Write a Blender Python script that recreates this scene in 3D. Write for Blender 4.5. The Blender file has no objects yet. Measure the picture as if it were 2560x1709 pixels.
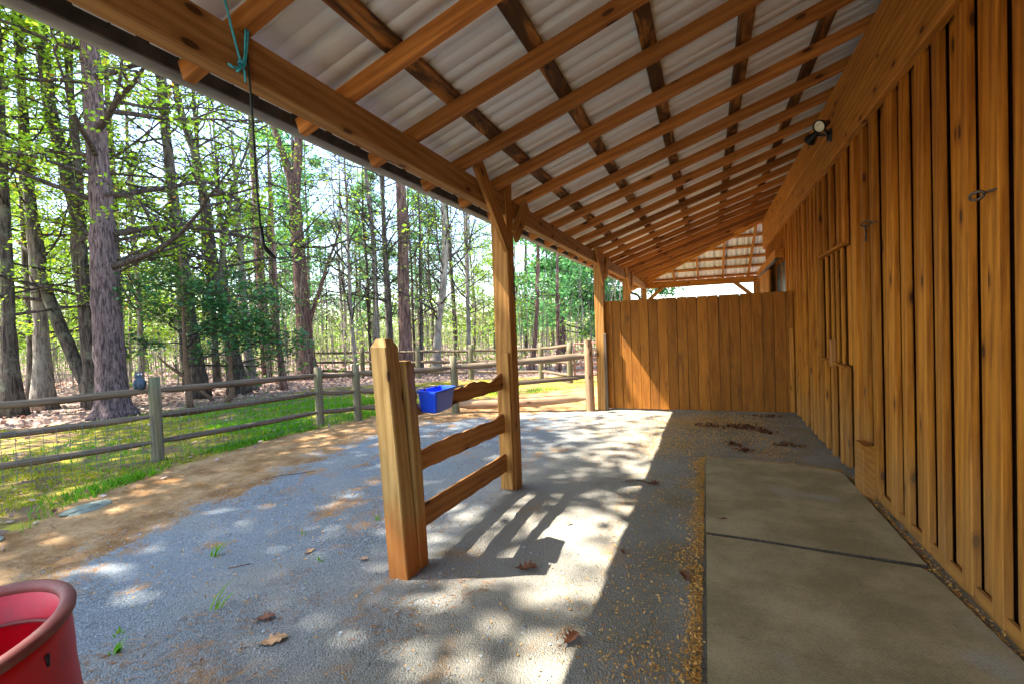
import bpy, math, random
import numpy as np
from mathutils import Matrix, Vector, noise as mnoise

random.seed(7)
RNG = np.random.default_rng(11)
scene = bpy.context.scene
COL = scene.collection

# ------------------------------------------------------------------ camera
cam_data = bpy.data.cameras.new('camera')
cam = bpy.data.objects.new('camera', cam_data)
COL.objects.link(cam)
cam_data.sensor_fit = 'HORIZONTAL'
cam_data.sensor_width = 36.0
cam_data.lens = 36.0 * 1215.0 / 2560.0
cam_data.clip_start = 0.02
cam_data.clip_end = 600.0
fwd = Vector((489.0, 50.5, -1215.0)).normalized()
crs = -Vector((-3011.0, -83.0, -1215.0)).normalized()
crs = (crs - fwd * crs.dot(fwd)).normalized()
upv = crs.cross(fwd)
cam.matrix_world = Matrix.Translation((0, 0, 1.4)) @ Matrix((crs, fwd, upv)).to_4x4()
scene.camera = cam

# ------------------------------------------------------------------ light
SUN = Vector((-1.0, -0.37, 1.64)).normalized()          # towards the sun
sun_data = bpy.data.lights.new('sun', 'SUN')
sun_data.energy = 4.6
sun_data.angle = math.radians(0.53)
sun_data.color = (1.0, 0.95, 0.87)
sun = bpy.data.objects.new('sun', sun_data)
COL.objects.link(sun)
sun.rotation_euler = (-SUN).to_track_quat('-Z', 'Y').to_euler()
sun.location = (-10, -4, 20)
world = bpy.data.worlds.new('World')
scene.world = world
world.use_nodes = True
wt = world.node_tree
wt.nodes.clear()
sky = wt.nodes.new('ShaderNodeTexSky')
sky.sky_type = 'NISHITA'
sky.sun_disc = False
sky.sun_elevation = math.asin(SUN.z)
sky.sun_rotation = math.atan2(SUN.x, SUN.y) % (2 * math.pi)
sky.dust_density = 1.0
sky.air_density = 1.0
bg = wt.nodes.new('ShaderNodeBackground')
bg.inputs['Strength'].default_value = 0.15
wo = wt.nodes.new('ShaderNodeOutputWorld')
wt.links.new(sky.outputs[0], bg.inputs['Color'])
wt.links.new(bg.outputs[0], wo.inputs['Surface'])
scene.view_settings.view_transform = 'Standard'
scene.view_settings.look = 'None'
scene.view_settings.gamma = 1.0
scene.view_settings.use_curve_mapping = False
scene.view_settings.exposure = 2.5
try:
    scene.cycles.max_bounces = 10
    scene.cycles.diffuse_bounces = 6
    scene.cycles.transparent_max_bounces = 8
except Exception:
    pass

# ------------------------------------------------------------------ node helpers
def new_mat(name):
    m = bpy.data.materials.new(name)
    m.use_nodes = True
    nt = m.node_tree
    nt.nodes.clear()
    out = nt.nodes.new('ShaderNodeOutputMaterial')
    return m, nt, out

class NB:
    """small node builder"""
    def __init__(self, nt): self.nt = nt
    def n(self, typ, ins=None, **props):
        nd = self.nt.nodes.new(typ)
        for k, v in props.items(): setattr(nd, k, v)
        if ins:
            for k, v in ins.items(): self.put(nd.inputs[k], v)
        return nd
    def put(self, sock, v):
        if hasattr(v, 'is_output'): self.nt.links.new(v, sock)
        else:
            if isinstance(v, tuple) and len(v) == 3 and sock.type == 'RGBA': v = v + (1.0,)
            sock.default_value = v
    def math(self, op, a, b=0.0, clamp=False):
        nd = self.n('ShaderNodeMath', operation=op, use_clamp=clamp)
        self.put(nd.inputs[0], a); self.put(nd.inputs[1], b)
        return nd.outputs[0]
    def vmath(self, op, a, b):
        nd = self.n('ShaderNodeVectorMath', operation=op)
        self.put(nd.inputs[0], a); self.put(nd.inputs[1], b)
        return nd.outputs[0]
    def mix(self, f, a, b, blend='MIX'):
        nd = self.n('ShaderNodeMix', data_type='RGBA', blend_type=blend, clamp_factor=True)
        self.put(nd.inputs[0], f); self.put(nd.inputs[6], a); self.put(nd.inputs[7], b)
        return nd.outputs[2]
    def noise(self, vec, scale, detail=4.0, rough=0.55, dist=0.0):
        return self.n('ShaderNodeTexNoise', {'Vector': vec, 'Scale': scale, 'Detail': detail, 'Roughness': rough, 'Distortion': dist}).outputs[0]
    def ramp(self, f, a, b, smooth=True):
        nd = self.n('ShaderNodeMapRange', {'Value': f, 'From Min': a, 'From Max': b}, clamp=True,
                    interpolation_type='SMOOTHSTEP' if smooth else 'LINEAR')
        return nd.outputs[0]
    def bump(self, h, strength=0.4, dist=0.01, normal=None):
        ins = {'Height': h, 'Strength': strength, 'Distance': dist}
        if normal is not None: ins['Normal'] = normal
        return self.n('ShaderNodeBump', ins).outputs[0]
    def bsdf(self, out, color, rough=0.8, normal=None, spec=0.25, metal=0.0):
        ins = {'Base Color': color, 'Roughness': rough, 'Specular IOR Level': spec, 'Metallic': metal}
        if normal is not None: ins['Normal'] = normal
        b = self.n('ShaderNodeBsdfPrincipled', ins)
        self.nt.links.new(b.outputs[0], out.inputs[0])
        return b
    def scale(self, vec, s):
        return self.vmath('MULTIPLY', vec, s)
    def objvec(self):
        """object coordinates, shifted by a random amount for every object"""
        tc = self.n('ShaderNodeTexCoord').outputs['Object']
        r = self.n('ShaderNodeObjectInfo').outputs['Random']
        off = self.n('ShaderNodeCombineXYZ', {'X': self.math('MULTIPLY', r, 37.0), 'Y': self.math('MULTIPLY', r, 91.0), 'Z': self.math('MULTIPLY', r, 53.0)}).outputs[0]
        return self.vmath('ADD', tc, off), r
    def pos(self):
        return self.n('ShaderNodeNewGeometry').outputs['Position']

def wood(name, base, dark, knot=(0.05, 0.02, 0.008), vary=0.35, stain=0.0, stain_col=(0.03, 0.017, 0.01),
         weather=None, rough=0.72, saw=0.0, knots=True, clay=False, check=0.0, algae=0.0, ring=0.13):
    m, nt, out = new_mat(name)
    b = NB(nt)
    v, r = b.objvec()
    broad = b.noise(b.scale(v, (1.1, 9.0, 9.0)), 1.6, 4.0, 0.6, 0.5)
    fine = b.noise(b.scale(v, (2.0, 80.0, 80.0)), 2.0, 3.0, 0.6)
    ringv = b.vmath('ADD', b.scale(v, (0.45, 9.0, 9.0)), (0, 0, 0))
    wav = b.n('ShaderNodeTexWave', {'Vector': ringv, 'Scale': 1.3, 'Distortion': 5.0, 'Detail': 2.0, 'Detail Scale': 0.8, 'Detail Roughness': 0.5},
              wave_type='BANDS', bands_direction='DIAGONAL').outputs[1]
    blot = b.noise(b.scale(v, (1.6, 5.0, 5.0)), 1.3, 5.0, 0.65)
    g = b.math('ADD', b.math('MULTIPLY', broad, 0.42), b.math('MULTIPLY', wav, ring))
    g = b.math('ADD', g, b.math('MULTIPLY', blot, 0.25))
    g = b.math('ADD', g, b.math('MULTIPLY', fine, 0.35))
    col = b.mix(b.ramp(g, 0.36, 0.36 + 0.25 + ring), dark, base)
    # value change from piece to piece
    val = b.math('ADD', b.math('MULTIPLY', b.math('SUBTRACT', r, 0.5), vary), 1.0)
    vv = b.n('ShaderNodeCombineXYZ', {'X': val, 'Y': val, 'Z': val}).outputs[0]
    col = b.mix(1.0, col, vv, 'MULTIPLY')
    if knots:
        sx = b.n('ShaderNodeSeparateXYZ', {'Vector': v}).outputs
        kv = b.n('ShaderNodeCombineXYZ', {'X': b.math('MULTIPLY', sx[0], 2.4), 'Y': b.math('MULTIPLY', b.math('ADD', sx[1], sx[2]), 6.0)}).outputs[0]
        vor = b.n('ShaderNodeTexVoronoi', {'Vector': kv, 'Scale': 1.0, 'Randomness': 1.0}, feature='F1', voronoi_dimensions='2D')
        kn = b.ramp(vor.outputs['Distance'], 0.10, 0.06)
        sel = b.math('GREATER_THAN', b.n('ShaderNodeSeparateColor', {'Color': vor.outputs['Color']}).outputs[0], 0.62)
        kf = b.math('MULTIPLY', kn, sel)
        halo = b.math('MULTIPLY', b.math('MULTIPLY', b.ramp(vor.outputs['Distance'], 0.24, 0.09), sel), 0.7)
        col = b.mix(halo, col, dark)
        col = b.mix(b.math('MULTIPLY', kf, 0.9), col, knot)
    if stain > 0:
        st = b.noise(b.scale(v, (1.2, 5.0, 5.0)), 1.5, 5.0, 0.65, 0.8)
        col = b.mix(b.math('MULTIPLY', b.ramp(st, 0.62 - 0.25 * stain, 0.72 - 0.18 * stain), 0.85), col, stain_col)
    p = b.pos()
    z = b.n('ShaderNodeSeparateXYZ', {'Vector': p}).outputs[2]
    if weather:
        wn = b.noise(b.scale(p, (1.5, 1.5, 0.6)), 2.0, 4.0)
        zz = b.math('ADD', z, b.math('MULTIPLY', b.math('SUBTRACT', wn, 0.5), 1.3))
        col = b.mix(b.math('MULTIPLY', b.ramp(zz, weather[1], 0.05), weather[2]), col, weather[0])
    if clay:
        wn = b.noise(p, 6.0, 4.0)
        zz = b.math('ADD', z, b.math('MULTIPLY', b.math('SUBTRACT', wn, 0.5), 0.5))
        col = b.mix(b.math('MULTIPLY', b.ramp(zz, 0.48, 0.12), 0.75), col, (0.45, 0.13, 0.02))
    if algae > 0:
        an = b.noise(p, 5.0, 5.0, 0.65)
        col = b.mix(b.math('MULTIPLY', b.ramp(an, 0.42, 0.62), algae), col, (0.11, 0.14, 0.05))
    h = b.math('ADD', b.math('MULTIPLY', fine, 0.7), b.math('MULTIPLY', wav, ring))
    if saw > 0:
        sw = b.n('ShaderNodeTexWave', {'Vector': b.scale(v, (1, 0.35, 0.2)), 'Scale': 45.0, 'Distortion': 1.2, 'Detail': 1.0}, wave_type='BANDS', bands_direction='X').outputs[1]
        h = b.math('ADD', h, b.math('MULTIPLY', sw, saw))
    if check > 0:
        ck = b.noise(b.scale(v, (0.7, 26.0, 26.0)), 1.5, 2.0, 0.5, 0.3)
        cf = b.ramp(ck, 0.66, 0.72)
        col = b.mix(b.math('MULTIPLY', cf, check), col, (0.03, 0.02, 0.012))
        h = b.math('SUBTRACT', h, b.math('MULTIPLY', cf, 1.2))
    b.bsdf(out, col, rough, b.bump(h, 0.55, 0.004), 0.22)
    return m

def plain(name, col, rough=0.6, vary=0.12, scale=12.0, bump=0.15, metal=0.0, spec=0.35, dirt=None):
    m, nt, out = new_mat(name)
    b = NB(nt)
    v, r = b.objvec()
    n1 = b.noise(v, scale, 5.0, 0.6)
    lo = tuple(c * (1 - vary) for c in col); hi = tuple(min(1, c * (1 + vary)) for c in col)
    c = b.mix(b.ramp(n1, 0.3, 0.7), lo, hi)
    if dirt:
        dn = b.noise(v, dirt[1], 5.0, 0.65)
        c = b.mix(b.math('MULTIPLY', b.ramp(dn, 0.5, 0.72), dirt[2]), c, dirt[0])
    b.bsdf(out, c, rough, b.bump(n1, bump, 0.005), spec, metal)
    return m

def leafmat(name, cols, trans=0.45, patch=0.35, rough=0.55):
    """cols: list of colours spread over the single leaves and over patches of leaves"""
    m, nt, out = new_mat(name)
    b = NB(nt)
    geo = b.n('ShaderNodeNewGeometry')
    rnd = geo.outputs['Random Per Island']
    pn = b.noise(geo.outputs['Position'], 0.9, 3.0)
    f = b.math('ADD', b.math('MULTIPLY', rnd, 1.0 - patch), b.math('MULTIPLY', b.ramp(pn, 0.35, 0.65), patch))
    cr = b.n('ShaderNodeValToRGB', {'Fac': f})
    el = cr.color_ramp.elements
    while len(el) < len(cols): el.new(0.5)
    for i, c in enumerate(cols):
        el[i].position = i / (len(cols) - 1); el[i].color = c + (1,)
    d = b.n('ShaderNodeBsdfPrincipled', {'Base Color': cr.outputs[0], 'Roughness': rough, 'Specular IOR Level': 0.3})
    t = b.n('ShaderNodeBsdfTranslucent', {'Color': cr.outputs[0]})
    mx = b.n('ShaderNodeMixShader', {0: trans})
    nt.links.new(d.outputs[0], mx.inputs[1]); nt.links.new(t.outputs[0], mx.inputs[2])
    nt.links.new(mx.outputs[0], out.inputs[0])
    return m

def bark(name, c1, c2, lichen=None, scale=1.0, depth=0.9):
    m, nt, out = new_mat(name)
    b = NB(nt)
    v, r = b.objvec()
    fur = b.noise(b.scale(v, (16.0 * scale, 16.0 * scale, 2.6 * scale)), 1.3, 5.0, 0.65, 0.6)
    big = b.noise(b.scale(v, (1, 1, 0.5)), 1.6, 3.0)
    col = b.mix(b.ramp(fur, 0.33, 0.66), c1, c2)
    val = b.math('ADD', b.math('MULTIPLY', big, 0.8), 0.6)
    vv = b.n('ShaderNodeCombineXYZ', {'X': val, 'Y': val, 'Z': val}).outputs[0]
    col = b.mix(1.0, col, vv, 'MULTIPLY')
    if lichen:
        ln = b.noise(v, 2.2, 5.0, 0.7)
        col = b.mix(b.math('MULTIPLY', b.ramp(ln, 0.5, 0.64), 0.6), col, lichen)
    b.bsdf(out, col, 0.9, b.bump(fur, depth, 0.03), 0.15)
    return m

# ------------------------------------------------------------------ materials
M = {}
M['wall'] = wood('wall_wood', (0.46, 0.178, 0.017), (0.21, 0.066, 0.005), vary=0.45, saw=0.15, weather=((0.33, 0.18, 0.062), 0.8, 0.45))
M['beam'] = wood('beam_wood', (0.55, 0.23, 0.035), (0.29, 0.105, 0.012), vary=0.25, saw=0.3)
M['eave'] = wood('eave_beam_wood', (0.42, 0.22, 0.075), (0.23, 0.105, 0.03), vary=0.2, saw=0.2, check=0.25)
M['rafter'] = wood('rafter_wood', (0.50, 0.20, 0.045), (0.25, 0.085, 0.017), vary=0.6, saw=0.25)
M['purlin'] = wood('purlin_wood', (0.46, 0.20, 0.045), (0.22, 0.08, 0.016), vary=0.3, stain=1.05)
M['panel'] = wood('partition_wood', (0.35, 0.128, 0.014), (0.19, 0.06, 0.006), vary=0.45, saw=0.35, stain=0.2, stain_col=(0.14, 0.055, 0.012), ring=0.03, knots=False)
M['post'] = wood('post_wood', (0.46, 0.22, 0.055), (0.25, 0.105, 0.022), vary=0.15, check=0.35, ring=0.2)
M['stub'] = wood('stub_wood', (0.44, 0.27, 0.09), (0.25, 0.135, 0.035), vary=0.1, clay=True, check=0.4)
M['rail'] = wood('live_edge_wood', (0.40, 0.175, 0.045), (0.20, 0.075, 0.018), vary=0.2, saw=0.2)
M['fence'] = wood('weathered_fence_wood', (0.20, 0.135, 0.085), (0.07, 0.05, 0.036), knots=False, vary=0.4, check=0.6, algae=0.12, rough=0.85)
M['fencepost'] = wood('weathered_post_wood', (0.21, 0.175, 0.10), (0.10, 0.08, 0.045), knots=False, vary=0.25, check=0.6, algae=0.35, rough=0.85)
M['logrust'] = wood('round_post_wood', (0.40, 0.24, 0.13), (0.23, 0.12, 0.06), knots=True, vary=0.2, check=0.5)
M['tin'] = plain('white_roof_metal', (0.82, 0.87, 0.89), 0.38, 0.02, 3.0, 0.02, dirt=((0.64, 0.64, 0.60), 2.0, 0.2))
M['cutrubber'] = plain('cut_rubber_edge', (0.055, 0.04, 0.025), 0.9, 0.4, 30.0, 0.3)
M['gapdark'] = plain('dark_gap_brown', (0.085, 0.032, 0.01), 0.85, 0.3, 8.0, 0.2)
M['gutter'] = plain('grey_gutter_metal', (0.26, 0.26, 0.25), 0.5, 0.15, 5.0, 0.05, dirt=((0.10, 0.09, 0.075), 4.0, 0.5))
M['fascia'] = plain('fascia_and_seam_dark', (0.055, 0.05, 0.045), 0.7, 0.4, 9.0, 0.2)
M['black'] = plain('black_metal_and_doorway', (0.012, 0.012, 0.013), 0.35, 0.3, 20.0, 0.1)
M['iron'] = plain('rusty_iron', (0.10, 0.085, 0.075), 0.45, 0.4, 40.0, 0.2, metal=0.7, dirt=((0.16, 0.06, 0.02), 30.0, 0.7))
M['wire'] = plain('galvanised_wire', (0.16, 0.17, 0.17), 0.5, 0.2, 30.0, 0.0, metal=0.3)
M['gate'] = plain('red_brown_gate_paint', (0.22, 0.085, 0.06), 0.6, 0.3, 8.0, 0.1, dirt=((0.30, 0.27, 0.24), 6.0, 0.7))
M['blue'] = plain('blue_plastic', (0.012, 0.075, 0.72), 0.38, 0.08, 9.0, 0.05, spec=0.5, dirt=((0.10, 0.16, 0.45), 14.0, 0.35))
M['red'] = plain('red_plastic', (0.52, 0.004, 0.016), 0.42, 0.12, 5.0, 0.05, spec=0.3, dirt=((0.26, 0.03, 0.028), 9.0, 0.5))
M['redrim'] = plain('faded_red_plastic', (0.20, 0.052, 0.042), 0.6, 0.15, 9.0, 0.12, dirt=((0.20, 0.11, 0.085), 12.0, 0.6))
M['twine'] = plain('blue_twine', (0.06, 0.46, 0.58), 0.7, 0.25, 60.0, 0.3)
M['cord'] = plain('dark_green_cord', (0.022, 0.035, 0.03), 0.7, 0.3, 60.0, 0.3)
M['owl'] = plain('blue_grey_paint', (0.045, 0.065, 0.085), 0.6, 0.5, 26.0, 0.3)
M['stone'] = plain('flat_stone', (0.17, 0.19, 0.145), 0.85, 0.3, 9.0, 0.5, dirt=((0.12, 0.16, 0.06), 5.0, 0.6))
M['glass'] = plain('lamp_glass', (0.78, 0.75, 0.62), 0.12, 0.05, 30.0, 0.1, spec=0.8)
M['deadleaf'] = plain('dead_oak_leaf', (0.15, 0.055, 0.022), 0.7, 0.4, 30.0, 0.3)
M['paleleaf'] = plain('pale_dead_leaf', (0.40, 0.22, 0.10), 0.7, 0.35, 30.0, 0.3)
M['stick'] = plain('dead_stick', (0.14, 0.085, 0.05), 0.85, 0.4, 30.0, 0.3)
M['dung'] = plain('dry_manure', (0.10, 0.04, 0.018), 0.95, 0.5, 40.0, 0.9)
M['bark_oak'] = bark('oak_bark', (0.035, 0.024, 0.024), (0.20, 0.14, 0.135), scale=1.5)
M['bark_dark'] = bark('dark_bark', (0.022, 0.018, 0.015), (0.12, 0.095, 0.075), lichen=(0.17, 0.175, 0.12))
M['bark_pale'] = bark('pale_bark', (0.10, 0.085, 0.07), (0.32, 0.27, 0.22), lichen=(0.28, 0.28, 0.22), depth=0.5)
M['bark_red'] = bark('pine_bark', (0.06, 0.034, 0.03), (0.22, 0.13, 0.105), scale=0.8)
M['twig'] = bark('twig_bark', (0.022, 0.017, 0.015), (0.095, 0.075, 0.065))
M['leaf_spring'] = leafmat('spring_leaves', [(0.34, 0.13, 0.03), (0.20, 0.34, 0.02), (0.30, 0.46, 0.02), (0.16, 0.36, 0.025), (0.42, 0.50, 0.04)], trans=0.55)
M['leaf_green'] = leafmat('fresh_green_leaves', [(0.16, 0.32, 0.02), (0.24, 0.42, 0.02), (0.34, 0.48, 0.03), (0.11, 0.25, 0.02)], trans=0.55)
M['leaf_holly'] = leafmat('holly_leaves', [(0.012, 0.06, 0.022), (0.03, 0.13, 0.04), (0.06, 0.19, 0.04), (0.16, 0.26, 0.03)], trans=0.2, rough=0.3)
M['leaf_pine'] = leafmat('pine_needles', [(0.07, 0.22, 0.08), (0.12, 0.34, 0.10), (0.24, 0.46, 0.10)], trans=0.45)
M['leaf_brush'] = leafmat('brush_leaves', [(0.26, 0.20, 0.09), (0.26, 0.36, 0.05), (0.16, 0.32, 0.04), (0.46, 0.50, 0.12)], trans=0.5)
M['grass'] = leafmat('grass_blades', [(0.08, 0.24, 0.012), (0.14, 0.38, 0.015), (0.26, 0.44, 0.02)], trans=0.45)
M['moss'] = leafmat('moss_and_short_grass', [(0.16, 0.24, 0.015), (0.34, 0.37, 0.012), (0.46, 0.40, 0.02), (0.17, 0.30, 0.015)], trans=0.3, patch=0.7)
M['litter'] = leafmat('leaf_litter', [(0.16, 0.085, 0.06), (0.34, 0.21, 0.16), (0.48, 0.36, 0.30), (0.22, 0.10, 0.07), (0.55, 0.45, 0.38)], trans=0.1, patch=0.2)
M['shaving'] = leafmat('wood_shavings', [(0.52, 0.25, 0.045), (0.68, 0.37, 0.08), (0.42, 0.18, 0.035)], trans=0.1, patch=0.2)
M['needle'] = leafmat('fallen_needles', [(0.34, 0.16, 0.05), (0.22, 0.10, 0.04), (0.42, 0.25, 0.10)], trans=0.05, patch=0.2)
M['clump'] = leafmat('brown_leaf_crumbs', [(0.05, 0.02, 0.012), (0.13, 0.045, 0.02), (0.22, 0.09, 0.035)], trans=0.05, patch=0.2)
M['chip'] = leafmat('gravel_chips', [(0.10, 0.12, 0.135), (0.23, 0.26, 0.27), (0.36, 0.38, 0.38), (0.18, 0.18, 0.165)], trans=0.0, patch=0.1, rough=0.9)

def mat_rubber():
    m, nt, out = new_mat('dusty_rubber')
    b = NB(nt)
    p = b.pos()
    n1 = b.noise(p, 2.2, 6.0, 0.62); n2 = b.noise(p, 60.0, 3.0)
    col = b.mix(b.ramp(n1, 0.35, 0.68), (0.255, 0.20, 0.095), (0.42, 0.335, 0.18))
    st = b.noise(b.scale(p, (1.0, 2.2, 1)), 3.1, 4.0, 0.6, 0.6)
    col = b.mix(b.math('MULTIPLY', b.ramp(st, 0.64, 0.76), 0.75), col, (0.10, 0.088, 0.06))
    gb = b.noise(p, 1.3, 4.0)
    col = b.mix(b.math('MULTIPLY', b.ramp(gb, 0.58, 0.7), 0.5), col, (0.36, 0.36, 0.33))
    sp = b.n('ShaderNodeTexVoronoi', {'Vector': p, 'Scale': 38.0}, feature='F1')
    col = b.mix(b.math('MULTIPLY', b.ramp(sp.outputs['Distance'], 0.13, 0.06), 0.7), col, (0.36, 0.25, 0.12))
    gr = b.noise(p, 110.0, 4.0, 0.75); sc = b.noise(b.scale(p, (9.0, 2.0, 1.0)), 3.0, 5.0, 0.7, 1.2)
    col = b.mix(b.math('MULTIPLY', b.ramp(gr, 0.48, 0.72), 0.5), col, (0.10, 0.09, 0.06))
    col = b.mix(b.math('MULTIPLY', b.ramp(gr, 0.45, 0.30), 0.35), col, (0.46, 0.42, 0.30))
    col = b.mix(b.math('MULTIPLY', b.ramp(sc, 0.60, 0.72), 0.4), col, (0.13, 0.115, 0.08))
    wx = b.n('ShaderNodeTexWave', {'Vector': p, 'Scale': 38.0}, wave_type='BANDS', bands_direction='X').outputs[1]
    wy = b.n('ShaderNodeTexWave', {'Vector': p, 'Scale': 38.0}, wave_type='BANDS', bands_direction='Y').outputs[1]
    h = b.math('ADD', b.math('MULTIPLY', b.math('MULTIPLY', wx, wy), 0.6), n2)
    b.bsdf(out, col, 0.85, b.bump(h, 0.5, 0.003), 0.25)
    return m
M['rubber'] = mat_rubber()

def mat_ground():
    m, nt, out = new_mat('yard_ground')
    b = NB(nt)
    p = b.pos()
    at = b.n('ShaderNodeVertexColor', layer_name='zone')
    sep = b.n('ShaderNodeSeparateColor', {'Color': at.outputs[0]})
    gravel, moss, litter = sep.outputs[0], sep.outputs[1], sep.outputs[2]
    eave_shade = at.outputs[1]
    mid = b.noise(p, 3.0, 6.0, 0.65); fine = b.noise(p, 45.0, 4.0, 0.7); big = b.noise(p, 0.8, 4.0)
    vor = b.n('ShaderNodeTexVoronoi', {'Vector': p, 'Scale': 130.0}, feature='F1')
    cells = b.n('ShaderNodeSeparateColor', {'Color': vor.outputs['Color']}).outputs[0]
    # gravel
    gcol = b.mix(cells, (0.09, 0.105, 0.112), (0.25, 0.27, 0.275))
    gcol = b.mix(b.math('MULTIPLY', b.ramp(big, 0.35, 0.7), 0.5), gcol, (0.22, 0.235, 0.24))
    dust = b.noise(p, 1.7, 5.0, 0.6)
    gcol = b.mix(b.math('MULTIPLY', b.ramp(dust, 0.45, 0.72), 0.45), gcol, (0.29, 0.25, 0.19))
    org = b.noise(b.vmath('ADD', b.scale(p, (1.0, 0.6, 1.0)), (7.3, 2.1, 0)), 2.6, 6.0, 0.65, 0.5)
    of = b.math('MULTIPLY', b.math('MULTIPLY', b.ramp(org, 0.54, 0.66), b.ramp(b.math('ADD', fine, b.math('MULTIPLY', mid, 0.5)), 0.56, 0.78)), 0.9)
    gcol = b.mix(of, gcol, (0.34, 0.165, 0.05))
    px_ = b.n('ShaderNodeSeparateXYZ', {'Vector': p}).outputs[0]
    warm = b.ramp(b.math('ADD', px_, b.math('MULTIPLY', b.math('SUBTRACT', big, 0.5), 2.2)), -2.6, -1.0)
    gcol = b.mix(b.math('MULTIPLY', warm, 0.62), gcol, (0.33, 0.285, 0.205))
    # eave shadow put into the colour: darker blotches on the strip beside the wall
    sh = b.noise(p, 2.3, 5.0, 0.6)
    gcol = b.mix(b.math('MULTIPLY', b.math('MULTIPLY', eave_shade, b.ramp(sh, 0.35, 0.62)), 0.6), gcol, (0.19, 0.165, 0.095))
    # dirt
    dcol = b.mix(b.ramp(mid, 0.32, 0.68), (0.20, 0.098, 0.034), (0.40, 0.245, 0.115))
    dcol = b.mix(b.math('MULTIPLY', b.ramp(fine, 0.55, 0.75), 0.5), dcol, (0.16, 0.09, 0.045))
    mcol = b.mix(b.ramp(mid, 0.42, 0.62), (0.16, 0.10, 0.05), (0.33, 0.27, 0.03))
    lcol = b.mix(b.ramp(fine, 0.35, 0.65), (0.16, 0.095, 0.07), (0.42, 0.29, 0.22))
    brk = b.math('ADD', b.math('MULTIPLY', b.math('SUBTRACT', mid, 0.5), 1.0), b.math('MULTIPLY', b.math('SUBTRACT', fine, 0.5), 0.35))
    col = b.mix(b.ramp(b.math('ADD', gravel, brk), 0.42, 0.58), dcol, gcol)
    col = b.mix(b.ramp(b.math('ADD', moss, brk), 0.40, 0.56), col, mcol)
    col = b.mix(b.ramp(b.math('ADD', litter, brk), 0.42, 0.58), col, lcol)
    stone = b.math('SUBTRACT', 1.0, vor.outputs['Distance'])
    h = b.math('ADD', b.math('MULTIPLY', b.math('MULTIPLY', stone, gravel), 0.6), b.math('MULTIPLY', fine, 0.7))
    h = b.math('ADD', h, b.math('MULTIPLY', mid, 1.5))
    b.bsdf(out, col, 0.95, b.bump(h, 0.8, 0.012), 0.12)
    return m
M['ground'] = mat_ground()

# ------------------------------------------------------------------ object helpers
W = {}
def tag(o, label=None, cat=None, group=None, kind=None):
    if label: o['label'] = label
    if cat: o['category'] = cat
    if group: o['group'] = group
    if kind: o['kind'] = kind
    return o
def put(o, mw, parent=None):
    COL.objects.link(o)
    W[o] = mw.copy()
    if parent is not None:
        o.parent = parent
        o.matrix_parent_inverse = Matrix.Identity(4)
        o.matrix_basis = W[parent].inverted() @ mw
    else:
        o.matrix_basis = mw
    return o
def thing(name, label, cat, loc, group=None):
    o = bpy.data.objects.new(name, None)
    o.empty_display_size = 0.1
    put(o, Matrix.Translation(loc))
    return tag(o, label, cat, group)
def mesh_obj(name, me, mat, parent=None, mw=None):
    if mat is not None and not me.materials: me.materials.append(mat)
    o = bpy.data.objects.new(name, me)
    return put(o, mw if mw is not None else Matrix.Identity(4), parent)
def mk_mesh(name, verts, faces, smooth=False):
    """verts (N,3); faces: int array (M,k) or list"""
    me = bpy.data.meshes.new(name)
    verts = np.asarray(verts, dtype=np.float32)
    if isinstance(faces, np.ndarray):
        k = faces.shape[1]; nf = faces.shape[0]
        me.vertices.add(len(verts)); me.vertices.foreach_set('co', verts.ravel())
        me.loops.add(nf * k); me.loops.foreach_set('vertex_index', faces.astype(np.int32).ravel())
        me.polygons.add(nf); me.polygons.foreach_set('loop_start', np.arange(0, nf * k, k, dtype=np.int32))
        try: me.polygons.foreach_set('loop_total', np.full(nf, k, dtype=np.int32))
        except Exception: pass
        me.update(calc_edges=True)
    else:
        me.from_pydata([tuple(map(float, v)) for v in verts], [], [list(f) for f in faces])
        me.update()
    if smooth:
        me.polygons.foreach_set('use_smooth', np.ones(len(me.polygons), dtype=bool))
    return me

_cache = {}
def box_mesh(L, w, t, ch=0.003):
    """chamfered plank, length along local x, width y, thickness z"""
    key = (round(L, 3), round(w, 3), round(t, 3), ch)
    if key in _cache: return _cache[key]
    hx, hy, hz = L / 2, w / 2, t / 2
    c = min(ch, hy * .4, hz * .4)
    vs, idx = [], {}
    for sx in (-1, 1):
        for sy in (-1, 1):
            for sz in (-1, 1):
                for ax in range(3):
                    p = [sx * (hx - c), sy * (hy - c), sz * (hz - c)]
                    p[ax] = (sx * hx, sy * hy, sz * hz)[ax]
                    idx[(sx, sy, sz, ax)] = len(vs); vs.append(p)
    fs = []
    for ax in range(3):
        a, b_ = [i for i in range(3) if i != ax]
        for s in (-1, 1):
            q = []
            for u, v in ((-1, -1), (1, -1), (1, 1), (-1, 1)):
                k = [0, 0, 0]; k[ax] = s; k[a] = u; k[b_] = v
                q.append(idx[(k[0], k[1], k[2], ax)])
            fs.append(q)
    for ax in range(3):                       # edge chamfers, edges parallel to ax
        a, b_ = [i for i in range(3) if i != ax]
        for u in (-1, 1):
            for v in (-1, 1):
                k0 = [0, 0, 0]; k0[a] = u; k0[b_] = v
                k1 = list(k0); k0[ax] = -1; k1[ax] = 1
                fs.append([idx[(*k0, a)], idx[(*k1, a)], idx[(*k1, b_)], idx[(*k0, b_)]])
    for sx in (-1, 1):
        for sy in (-1, 1):
            for sz in (-1, 1):
                fs.append([idx[(sx, sy, sz, 0)], idx[(sx, sy, sz, 1)], idx[(sx, sy, sz, 2)]])
    import bmesh
    me = bpy.data.meshes.new('plank')
    me.from_pydata(vs, [], fs)
    bm = bmesh.new(); bm.from_mesh(me)
    bmesh.ops.recalc_face_normals(bm, faces=bm.faces)
    bm.to_mesh(me); bm.free()
    _cache[key] = me
    return me
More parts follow.
